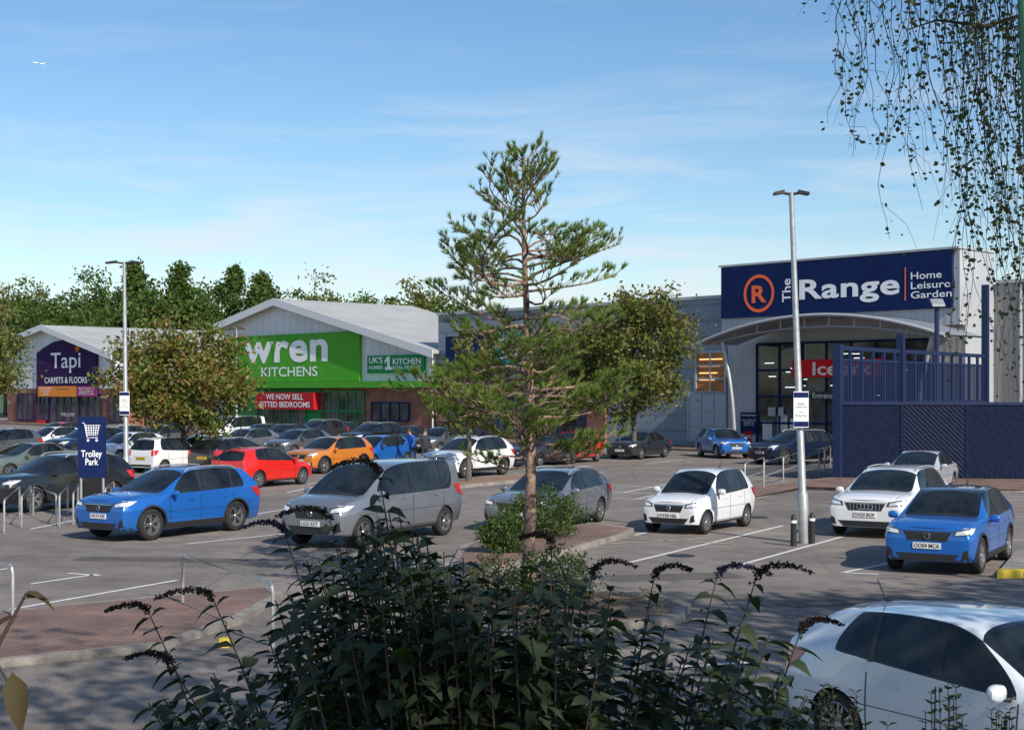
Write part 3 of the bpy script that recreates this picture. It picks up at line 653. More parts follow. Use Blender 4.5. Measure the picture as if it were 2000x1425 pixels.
    def patch(mb,axis,fn,nu,nv,m=0,off=.007):
        idx={}
        for i in range(nu+1):
            for j in range(nv+1):
                a,b=fn(i/nu,j/nv)
                o,d={'f':((L,a,b),(-1,0,0)),'r':((-L,a,b),(1,0,0)),'l':((a,W,b),(0,-1,0)),'R':((a,-W,b),(0,1,0)),'t':((a,b,H+1),(0,0,-1))}[axis]
                hit=bvh.ray_cast(Vector(o),Vector(d))
                if hit[0] is None: continue
                nn=hit[1]
                if nn.dot(Vector(d))>0: nn=-nn
                idx[i,j]=len(mb.v); mb.v.append(tuple(hit[0]+nn*off))
        for i in range(nu):
            for j in range(nv):
                q=[(i,j),(i+1,j),(i+1,j+1),(i,j+1)]
                if all(k in idx for k in q): mb.f.append(tuple(idx[k] for k in q)); mb.m.append(m)
    def rect(a0,a1,b0,b1): return lambda u,v:(a0+(a1-a0)*u,b0+(b1-b0)*v)
    def quad4(p):
        return lambda u,v:tuple((p[0][k]*(1-u)+p[1][k]*u)*(1-v)+(p[3][k]*(1-u)+p[2][k]*u)*v for k in(0,1))
    w=W/2; out=[]
    for sg in(1,-1):
        ax='l' if sg==1 else 'R'
        hl=MB(); patch(hl,'f',quad4([(sg*w*.52,(f-.100)*H),(sg*w*.885,(f-.085)*H),(sg*w*.90,(f-.0)*H),(sg*w*.56,(f-.030)*H)]),12,5,0)
        patch(hl,'f',quad4([(sg*w*.58,(f-.088)*H),(sg*w*.84,(f-.072)*H),(sg*w*.85,(f-.022)*H),(sg*w*.61,(f-.045)*H)]),10,4,1,.013)
        patch(hl,ax,quad4([(.475*L,(f-.085)*H),(.445*L,(f-.060)*H),(.405*L,(f-.008)*H),(.472*L,(f-.005)*H)]),6,4,1,.008)
        out.append(('headlight',hl.mesh('headlight',[M['lampdark'],M['lamp']],True)))
        tl=MB(); zt=(.50,.655) if kind!='sedan' else (.47,.58); y0=.72 if kind!='van' else .80
        patch(tl,'r',quad4([(sg*w*y0,zt[0]*H),(sg*w*.90,zt[0]*H),(sg*w*.86,zt[1]*H),(sg*w*y0,zt[1]*H)]),6,6,0,.01)
        patch(tl,ax,quad4([(-.478*L,zt[0]*H),(-.445*L,(zt[0]+.03)*H),(-.405*L,(zt[1]+.0)*H),(-.472*L,(zt[1]-.002)*H)]),6,6,0,.012)
        out.append(('tail_light',tl.mesh('tail_light',[M['red_lens']],True)))
    gr=MB()
    patch(gr,'f',quad4([(-w*.40,(f-.165)*H),(w*.40,(f-.165)*H),(w*.50,(f-.055)*H),(-w*.50,(f-.055)*H)]),16,5,0)
    patch(gr,'f',quad4([(-w*.52,.175*H),(w*.52,.175*H),(w*.66,.265*H),(-w*.66,.265*H)]),14,3,0)
    for sg in(1,-1): patch(gr,'f',quad4([(sg*w*.70,.20*H),(sg*w*.84,.22*H),(sg*w*.84,.33*H),(sg*w*.74,.30*H)]),4,4,0)
    if clad: patch(gr,'f',rect(-w*.9,w*.9,.15*H,.20*H),20,2,0,.009)
    out.append(('grille',gr.mesh('grille',[M['black']],True)))
    tr=MB()
    for ax in('l','R'):
        bx={'van':(.20,.46,.76),'sedan':(.22,.46,.67),'estate':(.22,.44,.665),'sleek':(.30,.50,.71)}.get(kind,(.235,.48,.70))
        for i,x in enumerate(bx):
            xx=(x-.5)*L; top=(.60 if kind!='van' else .57)*H
            patch(tr,ax,(lambda u,v,xx=xx:(xx-.007+.014*u,.20*H+(top-.20*H)*v)),1,14,0,.003)
        patch(tr,ax,rect((bx[0]-.5)*L,(bx[2]-.5)*L,.195*H,.204*H),20,1,0,.003)
        sl=.10 if kind!='van' else .02
        zb=.665*H if kind!='van' else .61*H
        for x,wd in((bx[1],.045),(bx[0]+.01,.035)):
            xx=(x-.5)*L; patch(tr,ax,(lambda u,v,xx=xx,wd=wd:(xx-wd+2*wd*u-sl*(v)*.6,zb+(.94*H-zb)*v)),3,8,0,.004)
        patch(tr,ax,rect(xr+RW,xf-RW,.135*H,.185*H),18,3,0,.006)
        patch(tr,ax,rect((.10-.5)*L,(.88-.5)*L,.392*H,.398*H),30,1,0,.0015)
        if clad:
            for xc in(xf,xr): patch(tr,ax,(lambda u,v,xc=xc:(xc+(RW-.005+.05*v)*math.cos(math.pi*(1.08*u-.04)),R+(RW-.005+.05*v)*math.sin(math.pi*(1.08*u-.04)))),28,2,0,.010)
            patch(tr,ax,rect(xr+RW,xf-RW,.14*H,.235*H),18,3,0,.010)
        for x in(bx[0]+.05,bx[1]+.05):
            xx=(x-.5)*L; patch(tr,ax,rect(xx,xx+.17,.535*H,.552*H),4,2,1,.022)
    patch(tr,'r',rect(-w*.72,w*.72,.165*H,.25*H),12,3,0)
    patch(tr,'r',rect(-w*.45,w*.45,.455*H,.462*H),12,1,0,.003)
    cx0={'suv':.728,'estate':.708,'van':.818,'sedan':.72}.get(kind,.765)
    patch(tr,'t',rect((cx0-.5)*L,(cx0+.022-.5)*L,-w*.74,w*.74),2,16,0,.006)
    for sg in(1,-1): patch(tr,'t',(lambda u,v,sg=sg:((cx0+.01-.5)*L+(.955-cx0)*L*u,sg*w*(.80-.10*u)+.010*v)),16,1,0,.003)
    patch(tr,'f',rect(-w*.55,w*.55,(f-.048)*H,(f-.043)*H),14,1,0,.003)
    out.append(('trim',tr.mesh('trim',[M['black'],PAINT],True)))
    if rails:
        for sg in(1,-1):
            rl=MB(); pts=[]
            for i in range(13):
                x=(.15+.38*i/12-.5)*L; h=bvh.ray_cast(Vector((x,sg*w*.62,H+1)),Vector((0,0,-1)))
                pts.append((x,sg*w*.62,(h[0].z if h[0] else H)+(.045 if 0<i<12 else .0)))
            rl.tube(pts,.017,6); out.append(('roof_rail',rl.mesh('roof_rail',[M['steel']],True)))
    for sg in(1,-1):
        xm={'van':.745,'estate':.645,'sedan':.65}.get(kind,.68); zm=.655 if kind!='van' else .63
        mm=MB(); c=Vector(((xm-.5)*L,sg*(w+.085),zm*H)); 
        prof=[(-.5,0),(-.47,.55),(-.3,.9),(0,1),(.3,.9),(.45,.6),(.5,0)]
        vs=[];n=12
        for a,r in prof:
            for k in range(n):
                q=2*math.pi*k/n; ca,sa=math.cos(q),math.sin(q); ca=math.copysign(abs(ca)**.7,ca);sa=math.copysign(abs(sa)**.7,sa)
                vs.append(c+Vector((r*.055*ca,a*.20,r*.075*sa)))
        mm.add(vs,[(i*n+k,i*n+(k+1)%n,(i+1)*n+(k+1)%n,(i+1)*n+k) for i in range(len(prof)-1) for k in range(n)],0)
        mm.tube([c+Vector((.02,-sg*.05,-.05)),c+Vector((.05,-sg*.17,-.07))],.022,6,1)
        out.append(('wing_mirror',mm.mesh('wing_mirror',[PAINT,M['black']],True)))
    hf=bvh.ray_cast(Vector((L,0,(f-.225)*H)),Vector((-1,0,0)))[0]; hr=bvh.ray_cast(Vector((-L,0,.42*H)),Vector((1,0,0)))[0]
    bz_=(f-.105)*H; hb=bvh.ray_cast(Vector((L,0,bz_)),Vector((-1,0,0)))[0]
    if badge=='rings':
        bd=MB()
        for i in range(4):
            c=Vector((hb.x+.03,-.135+.09*i,bz_)); bd.tube([c+Vector((0,.06*math.cos(2*math.pi*k/18),.06*math.sin(2*math.pi*k/18))) for k in range(19)],.008,5,0,False)
        out.append(('badge',bd.mesh('badge',[M['chrome']],True)))
        gl=MB(); 
        for k in range(9):
            y=-.36*w+k*.72*w/8; patch(gl,'f',rect(y-.006,y+.006,(f-.16)*H,(f-.06)*H),1,4,0,.014)
        out.append(('grille_bar',gl.mesh('grille_bar',[M['rim']])))
    else:
        bd=MB(); c=Vector((hb.x+.02,0,bz_)); bd.tube([c+Vector((0,.055*math.cos(2*math.pi*k/18),.055*math.sin(2*math.pi*k/18))) for k in range(19)],.009,5,0,False)
        if badge=='bolt': bd.tube([c+Vector((0,.06,-.0)),c+Vector((0,.0,.012)),c+Vector((0,.0,-.012)),c+Vector((0,-.06,0))],.007,5)
        elif badge=='h': bd.tube([c+Vector((0,-.025,-.035)),c+Vector((0,-.03,.035))],.007,5);bd.tube([c+Vector((0,.03,-.035)),c+Vector((0,.025,.035))],.007,5);bd.tube([c+Vector((0,-.028,-.01)),c+Vector((0,.028,.01))],.007,5)
        else: bd.tube([c+Vector((0,-.045,0)),c+Vector((0,.045,0))],.008,5)
        out.append(('badge',bd.mesh('badge',[M['chrome']],True)))
        if badge!='bolt':
            gl=MB(); patch(gl,'f',rect(-w*.47,w*.47,(f-.064)*H,(f-.055)*H),12,1,0,.013); 
            out.append(('grille_bar',gl.mesh('grille_bar',[M['chrome']])))
    an=MB(); ht=bvh.ray_cast(Vector(((.17-.5)*L,0,H+1)),Vector((0,0,-1)))[0]; an.tube([ht,ht+Vector((-.13,0,.20))],[.012,.004],5); an.tube([ht+Vector((.06,0,0)),ht+Vector((-.02,0,.02))],[.02,.02],6)
    out.append(('aerial',an.mesh('aerial',[M['black']])))
    ty=MB().lathe([(-.09,.64*R),(-.105,.80*R),(-.10,.93*R),(-.075,.995*R),(.075,.995*R),(.10,.93*R),(.105,.80*R),(.09,.64*R)],32).mesh('tyre',[M['rubber']],True,60)
    rm=MB(); rm.lathe([(.03,.0),(.03,.64*R),(.092,.69*R),(.096,.66*R),(.06,.63*R),(.03,.6*R)],32,m=0); 
    rm.m=[1 if i<32 else 0 for i in range(len(rm.m))]
    rm.lathe([(.085,.0),(.085,.10*R),(.07,.14*R),(.03,.15*R)],16)
    for k in range(spokes):
        a=2*math.pi*k/spokes
        for da in((-.16,.16) if spokes<=7 else (0,)):
            d1=Vector((math.cos(a+da*.3),0,math.sin(a+da*.3)));d2=Vector((math.cos(a+da),0,math.sin(a+da)));n1=Vector((-math.sin(a),0,math.cos(a)))
            p1=d1*.10*R;p2=d2*.66*R;hw=.04*R
            vs=[p1-n1*hw+Vector((0,.075,0)),p1+n1*hw+Vector((0,.075,0)),p2+n1*hw+Vector((0,.088,0)),p2-n1*hw+Vector((0,.088,0))]
            vs+=[v-Vector((0,.03,0)) for v in vs]
            rm.add(vs,[(0,1,2,3),(0,4,5,1),(2,6,7,3),(1,5,6,2),(3,7,4,0)],0)
    rmm=rm.mesh('rim',[M['rim'],M['rimdark']],False)
    TPL[key]=dict(L=L,W=W,H=H,xf=xf,xr=xr,wb=wbz,R=R,parts=parts+out,tyre=ty,rim=rmm,fp=Vector((hf.x+.02,0,(f-.225)*H)),rp=Vector((hr.x-.02,0,.42*H)))
build_car('small','hatch',3.57,1.62,1.52,2.38,.29,badge='h',spokes=7)
build_car('hatch','sleek',4.0,1.74,1.48,2.49,.32,spokes=7)
build_car('suv','suv',4.58,1.88,1.62,2.77,.37,clad=True,rails=True,spokes=5)
build_car('cross','suv',4.15,1.80,1.54,2.56,.35,clad=True,badge='bolt',spokes=5)
build_car('bigsuv','suv',4.85,1.95,1.57,2.92,.38,rails=True,badge='rings',spokes=10)
build_car('estate','estate',4.70,1.83,1.46,2.80,.33,rails=True,spokes=10)
build_car('sedan','sedan',4.45,1.78,1.42,2.65,.32,spokes=7)
build_car('van','van',4.88,1.92,1.86,3.22,.345,badge=None,spokes=5)
def paint(name,c,metal=.0,rough=.35): return mat('paint_'+name,c,rough,metal,coat=1)
PC=dict(blue=paint('blue',(.016,.150,.54),.35),white=paint('white',(.76,.77,.78),0),silver=paint('silver',(.27,.285,.32),.6),grey=paint('grey',(.17,.18,.195),.6),dgrey=paint('dark_grey',(.05,.053,.06),.5),
 black=paint('black',(.012,.012,.014),.2),red=paint('red',(.70,.016,.010),.05),orange=paint('orange',(.74,.24,.03),.3),navy=paint('navy',(.010,.02,.055),.3),sage=paint('sage',(.18,.21,.19),.5),pale=paint('pale_silver',(.55,.58,.61),.3),ice=paint('ice_white',(.66,.72,.78),.05))
def put_car(key,col,label,plate,anchor,px,py,hd,side,roofcol=None,cat='car'):
    T=TPL[key]; a=math.radians(hd); h=Vector((math.cos(a),math.sin(a),0)); left=Vector((-h.y,h.x,0)); s=1 if side=='L' else -1
    P=G(px,py); xa=T['xf'] if anchor=='F' else T['xr']
    C=P-h*xa-left*s*(T['W']/2-.02)
    e=root('parked_car',label,cat,C,a,'cars parked in the car park')
    for name,me in T['parts']:
        o=mobj(name,me,e)
        for i,sl in enumerate(o.material_slots):
            if sl.material==PAINT: sl.link='OBJECT'; sl.material=PC[col]
            elif sl.material==ROOFP: sl.link='OBJECT'; sl.material=PC[roofcol or col]
    for x in(T['xf'],T['xr']):
        for sg in(1,-1):
            w=mobj('wheel',T['tyre'],e,(x,sg*(T['W']/2-.125),T['R'])); 
            if sg==-1: w.rotation_euler=(0,0,math.pi)
            r=mobj('rim',T['rim'],w)
    for p,right,nx,m in((T['fp'],Y_,1,'plate_w'),(T['rp'],(0,-1,0),-1,'plate_y')):
        mb=MB(); x0,x1=sorted((p.x,p.x-nx*.03)); mb.box(x0,x1,-.26,.26,p.z-.057,p.z+.057)
        o=mb.obj('number_plate',M[m],e)
        mobj('lettering',textmesh(plate,(p.x+nx*.003,0,p.z),right,Z_,.47,.078,M['ink'],.012),o)
    return e
put_car('suv','blue','bright blue SUV parked in a marked bay','GK23 EJE','F',298,1055,237,'L',cat='suv')
put_car('van','silver','silver grey people carrier van parked behind garden bush','LS25 EZT','R',870,1045,239,'L',cat='van')
put_car('estate','silver','grey estate car parked behind the pine tree','KV19 HNO','R',1174,1019,245,'L')
put_car('small','white','small white hatchback parked alone in bay','OY58 HBL','F',1382,1043,237,'L')
put_car('bigsuv','white','large white SUV with ringed grille badge','DA20 BOF','F',1787,1049,240,'L',cat='suv')
put_car('cross','blue','bright blue crossover with black roof parked near kerb','OO04 MCA','F',1920,1120,240,'L','black',cat='suv')
put_car('sedan','pale','pale silver saloon car in front of navy fence','KR12 VBD','F',1828,965,240,'L')
put_car('hatch','ice','white hatchback in dappled shade close by','WX14 LKP','R',1632,1482,-57,'R')
put_car('hatch','red','red hatchback parked nose in','LB12 ZTU','R',507,953,60,'R')
put_car('cross','orange','orange crossover parked beside dark cars','GY17 YRO','F',635,925,237,'L',cat='suv')
put_car('suv','white','white SUV parked by tree bed','EF21 XKO','R',985,927,237,'L',cat='suv')
put_car('suv','black','black SUV parked beside trolley bay','RX18 LMO','F',68,1000,235,'L',cat='suv')
FAR=[('hatch','grey','F',575,892,237,'L','grey hatchback in far parking row'),('suv','dgrey','F',612,869,237,'L','dark grey SUV parked near green shop'),('hatch','dgrey','F',668,866,237,'L','dark hatchback parked near green shop'),
('estate','black','R',455,921,60,'R','black estate car parked beside red hatchback'),('small','navy','F',375,920,237,'L','dark navy small car under tree'),('small','white','R',322,924,60,'R','small white car seen from behind'),
('hatch','white','F',235,903,237,'L','white hatchback behind trolley sign'),('suv','navy','F',150,897,237,'L','navy SUV in far parking row'),('sedan','sage','F',20,937,236,'L','grey green saloon car in parking row'),
('suv','grey','R',58,898,237,'L','grey SUV in far parking row'),('hatch','white','F',85,884,237,'L','white hatchback near purple shop'),('hatch','red','F',100,868,237,'L','red hatchback near purple shop'),
('hatch','blue','F',730,914,237,'L','metallic blue hatchback behind the van'),('hatch','dgrey','R',1110,907,237,'L','dark grey hatchback beside pine tree'),('small','red','R',1168,901,237,'L','small red car behind pine tree'),
('sedan','dgrey','R',1300,893,237,'L','dark grey saloon near store entrance'),('cross','blue','F',1398,895,-78,'R','bright blue crossover driving by store'),('suv','navy','F',1535,908,215,'L','navy SUV parked beside guard rails'),
('hatch','black','F',505,873,237,'L','black hatchback near green shop'),('van','white','F',440,867,237,'L','white van near green shop'),('hatch','dgrey','F',548,874,237,'L','dark grey hatchback near green shop'),
('hatch','silver','F',470,890,237,'L','silver hatchback in far row'),('suv','black','F',720,880,237,'L','black SUV in far row'),('sedan','dgrey','F',790,878,237,'L','dark saloon in far row'),('hatch','grey','F',860,885,237,'L','grey hatchback behind pine tree'),
('hatch','grey','F',300,878,237,'L','grey hatchback in distant row'),('estate','dgrey','F',200,880,237,'L','dark estate car in distant row')]
pl=['KT15 VNE','GJ66 WLR','EO13 UPK','LD20 KGA','HV64 TXE','YK09 BNA','SF17 RZC','BN62 OLD','MX70 CKE']
for i,(k,c,an,px,py,hd,sd_,lb_) in enumerate(FAR): put_car(k,c,lb_,pl[i%9],an,px,py,hd,sd_)
# ---------------------------------------------------------------- people
def person(loc,rz,jm,label,lean=.0):
    e=root('person',label,'person',loc,rz); 
    V=[(0,0,.95),(0,.02+lean*.4,1.2),(0,.02+lean,1.42),(0,.03+lean*1.3,1.53),(0,.05+lean*1.5,1.63),(0,.05+lean*1.6,1.72),
       (.18,lean,1.40),(.24,.05+lean,1.12),(.20,.25+lean,.95),(-.18,lean,1.40),(-.24,.05+lean,1.12),(-.20,.22+lean,.98),
       (.10,0,.88),(.11,.04,.48),(.12,0,.08),(.12,.14,.04),(-.10,0,.88),(-.12,-.02,.48),(-.13,-.08,.08),(-.13,.06,.04)]
    E=[(0,1),(1,2),(2,3),(3,4),(4,5),(2,6),(6,7),(7,8),(2,9),(9,10),(10,11),(0,12),(12,13),(13,14),(14,15),(0,16),(16,17),(17,18),(18,19)]
    Rr=[.15,.15,.16,.06,.095,.08,.075,.055,.04,.075,.055,.04,.095,.065,.045,.04,.095,.065,.045,.04]
    me=bpy.data.meshes.new('p'); me.from_pydata(V,E,[]); ob=bpy.data.objects.new('p',me); COL.objects.link(ob)
    ob.modifiers.new('k','SKIN'); 
    for i,sv in enumerate(me.skin_vertices[0].data): sv.radius=(Rr[i],Rr[i]*.8); sv.use_root=(i==0)
    m2=ob.modifiers.new('s','SUBSURF'); m2.levels=2
    r=ev(ob); bpy.data.objects.remove(ob)
    for m in(jm,M['trouser'],M['skin']): r.materials.append(m)
    for p in r.polygons:
        c=p.center; p.use_smooth=True; p.material_index=1 if c.z<.88 and abs(c.x)<.2 and c.y<.16+lean*.2 else (2 if c.z>1.5 else 0)
    mobj('body',r,e)
    hb=MB(); hb.lathe([(-.03,.098),(.03,.108),(.08,.09),(.115,.05),(.125,0)],14,(0,.03+lean*1.6,1.69),axis='z'); hb.obj('hair',M['hair'],e,smooth=True)
try:
    person(G(806,912),math.radians(150),M['jacketblue'],'person in blue jacket leaning beside parked cars',.18)
    person(G(829,913),math.radians(200),M['jacketdark'],'person in dark jacket standing beside parked cars',.03)
except Exception as ex: print('person fail',ex)
# ---------------------------------------------------------------- foliage
def unit(n):
    v=rng.normal(size=(n,3)); return v/np.linalg.norm(v,axis=1)[:,None]
def leaves(C,size,asp=.55,sv=.35):
    n=len(C); d=unit(n); 
    w=np.cross(d,unit(n)); w/=np.linalg.norm(w,axis=1)[:,None]+1e-9
    s=(size*(1+sv*rng.uniform(-1,1,n)))[:,None]
    V=np.stack([C,C+d*s*.5+w*s*asp*.5,C+d*s,C+d*s*.5-w*s*asp*.5],1).reshape(-1,3)
    Fc=np.arange(4*n).reshape(n,4); return V,Fc
def tree(label,base,h,cr,cz0,leaf,ncl,nper,lm,tr=.15,conifer=False,group=None,bark=None,cx=(0,0),name='tree',spread=.30,cat='tree'):
    e=root(name,label,cat,base,0,group)
    cz=(cz0+h)/2; rz=(h-cz0)/2; cl=[]
    while len(cl)<ncl:
        if conifer:
            t=rng.uniform(0,1)**.9; a=rng.uniform(0,2*math.pi); r=cr*(1-t**1.8)*(.35+.65*rng.uniform()**.5)*(.85+.2*math.sin(t*28+a))
            cl.append((r*math.cos(a),r*math.sin(a),cz0+t*(h-cz0)*.95))
        else:
            u=unit(1)[0]; r=rng.uniform(.25,1)**.55; lump=1+.22*math.sin(3.1*u[0]*3+base[0])*math.cos(2.3*u[2]*3+base[1])
            cl.append((cx[0]+u[0]*r*cr*lump,cx[1]+u[1]*r*cr*lump,cz+u[2]*r*rz*lump*.95))
    cl=np.array(cl); rad=cr*spread*rng.uniform(.55,1.15,ncl)
    if conifer: rad=cr*.28*rng.uniform(.6,1.1,ncl)*(1.15-(cl[:,2]-cz0)/(h-cz0)*.5)
    C=np.repeat(cl,nper,0)+rng.normal(size=(ncl*nper,3))*np.repeat(rad,nper)[:,None]*np.array([.55,.55,.38])
    C[:,2]=np.maximum(C[:,2],.15)
    V,Fc=leaves(C,leaf); mobj('crown',fastmesh('crown',V,Fc,[lm]),e)
    mb=MB(); th=cz if not conifer else h*.9
    mb.tube([(0,0,-.05),(0,0,.12),(cx[0]*.2+.03*h*.1,0,th*.35),(cx[0]*.7,cx[1]*.7,th*.75),(cx[0],cx[1],th)],[tr*1.35,tr,tr*.8,tr*.55,tr*.25],9)
    for i in rng.choice(ncl,min(ncl,16 if not conifer else 4),replace=False):
        p=cl[i]; s=max(min(p[2]*.62,th*.8),cz0*.7); k=s/th
        q=Vector((cx[0]*k,cx[1]*k,s)); mid=(q+Vector(p))/2+Vector((0,0,.12*h*.2)); mb.tube([q,mid,Vector(p)],[tr*.35,tr*.2,tr*.06],6)
    mb.obj('trunk',bark or M['bark2'],e,smooth=True); return e
LM=dict(
 autumn=leafmat('leaf_autumn',[(.055,.10,.018),(.12,.17,.03),(.17,.20,.04),(.28,.13,.045),(.14,.18,.04)],.35),
 green=leafmat('leaf_green',[(.028,.060,.013),(.06,.11,.022),(.10,.16,.03),(.155,.185,.045)],.35,ns=.25),
 yellow=leafmat('leaf_yellowgreen',[(.08,.12,.03),(.15,.19,.045),(.23,.23,.06)],.35),
 mixed=leafmat('leaf_mixed',[(.045,.085,.018),(.11,.15,.03),(.20,.17,.045),(.11,.16,.033)],.35),
 dark=leafmat('leaf_dark',[(.02,.045,.013),(.04,.075,.02),(.06,.105,.026)],.3),
 shrub=leafmat('leaf_shrub',[(.030,.055,.012),(.065,.11,.022),(.11,.155,.035)],.3,ns=3))
tree('autumn tinted street tree standing in parking bed',G(357,918),6.4,3.0,1.9,.21,105,165,LM['autumn'],.13)
tree('autumn tinted street tree at edge of parking rows',G(-72,905),7.6,3.1,2.4,.21,95,150,LM['mixed'],.14)
tree('leafy street tree beyond the pine tree',G(1238,896),9.0,3.0,1.9,.22,110,150,LM['mixed'],.15)
tree('slender green street tree beyond the pine tree',G(915,945),5.8,1.3,1.6,.18,45,110,LM['mixed'],.12)
tree('small leafy tree near grey hall',G(1110,890),7.4,2.8,1.8,.22,75,130,LM['mixed'],.13)
rowT=[(10,548,'mixed',0),(62,545,'mixed',0),(115,560,'green',0),(165,530,'green',0),(215,540,'green',0),(262,505,'green',1),(300,535,'green',0),(352,512,'green',1),(392,550,'green',0),(420,540,'green',0),(458,512,'green',1),(512,526,'green',1),(540,560,'green',0),(575,575,'green',0),(632,533,'yellow',0),(690,572,'mixed',0),(735,555,'green',0),(780,570,'mixed',0),(825,545,'mixed',0),(870,585,'green',0),(40,585,'green',0),(90,590,'green',0),(140,590,'green',0),(190,585,'green',0),(240,580,'green',0),(290,580,'green',0),(335,580,'green',0),(380,580,'green',0),(480,570,'green',0),(600,590,'green',0),(660,592,'mixed',0)]
for i,(px,py,lm,co) in enumerate(rowT):
    D=190+rng.uniform(-12,25); h=3.45+(765-py)*D/FPX
    tree('tall woodland tree in belt behind the shops' if not co else 'tall pointed tree in woodland belt behind shops',Vector(((px-1000)*D/FPX,D,0)),h,(4.5 if not co else 5.2),2.5,.55,(70 if not co else 95),(85 if not co else 80),LM[lm],.3,bool(co),'woodland trees',spread=.36)
for i,(x,y,h,cr) in enumerate([(4.5,1.0,15,3.9),(10,7.5,14,3.7),(14.5,8.5,13.5,3.6),(18,11,13,3.3),(-1.8,-2,16,3.8),(8,-6,15,4.0),(2,-9,19,4.3),(22.5,10,13,3.2),(-6,-6,18,4.0)]):
    tree('tall broadleaf roadside tree',Vector((x,y,0)),h,cr,6.2,.30,64,46,LM['green'],.25,False,'roadside trees')
def shrub(label,base,w,h,n,leaf,lm,berries=0):
    e=root('shrub',label,'shrub',base,0)
    u=unit(n); r=rng.uniform(.3,1,n)**.4; lump=1+.28*np.sin(u[:,0]*7+base[0])*np.cos(u[:,2]*6)+.12*rng.normal(size=n)
    C=np.stack([u[:,0]*r*w*lump,u[:,1]*r*w*.6*lump,h*.5+u[:,2]*r*h*.5*lump],1); C[:,2]=np.maximum(C[:,2],.1)
    V,Fc=leaves(C,leaf); mobj('foliage',fastmesh('foliage',V,Fc,[lm]),e)
    st=MB()
    for k in range(10):
        p=C[rng.integers(n)]; st.tube([(0,0,0),tuple(p*[.5,.5,.5]),tuple(p)],[.02,.012,.005],5)
    st.obj('stem',M['twig'],e)
    if berries:
        idx=rng.integers(0,n,berries); V,Fc=leaves(C[idx]*1.02,.03,1.0); o=mobj('berries',fastmesh('berries',V,Fc,[M['redbright']]),e); o['kind']='stuff'
shrub('dense green shrub beside the pine trunk',G(1055,1060)+Vector((0,0,.1)),.95,1.1,8000,.06,LM['shrub'])
shrub('green shrub beside the pine trunk',G(985,1090)+Vector((0,0,.1)),.6,.8,4500,.06,LM['shrub'])
shrub('straggly shrub with red berries in planting bed',G(960,1185)+Vector((0,0,.1)),.4,.75,1500,.05,LM['shrub'],60)
shrub('low shrub with sparse leaves by pine base',G(1075,1195)+Vector((0,0,.1)),.7,.9,3600,.055,LM['shrub'],15)
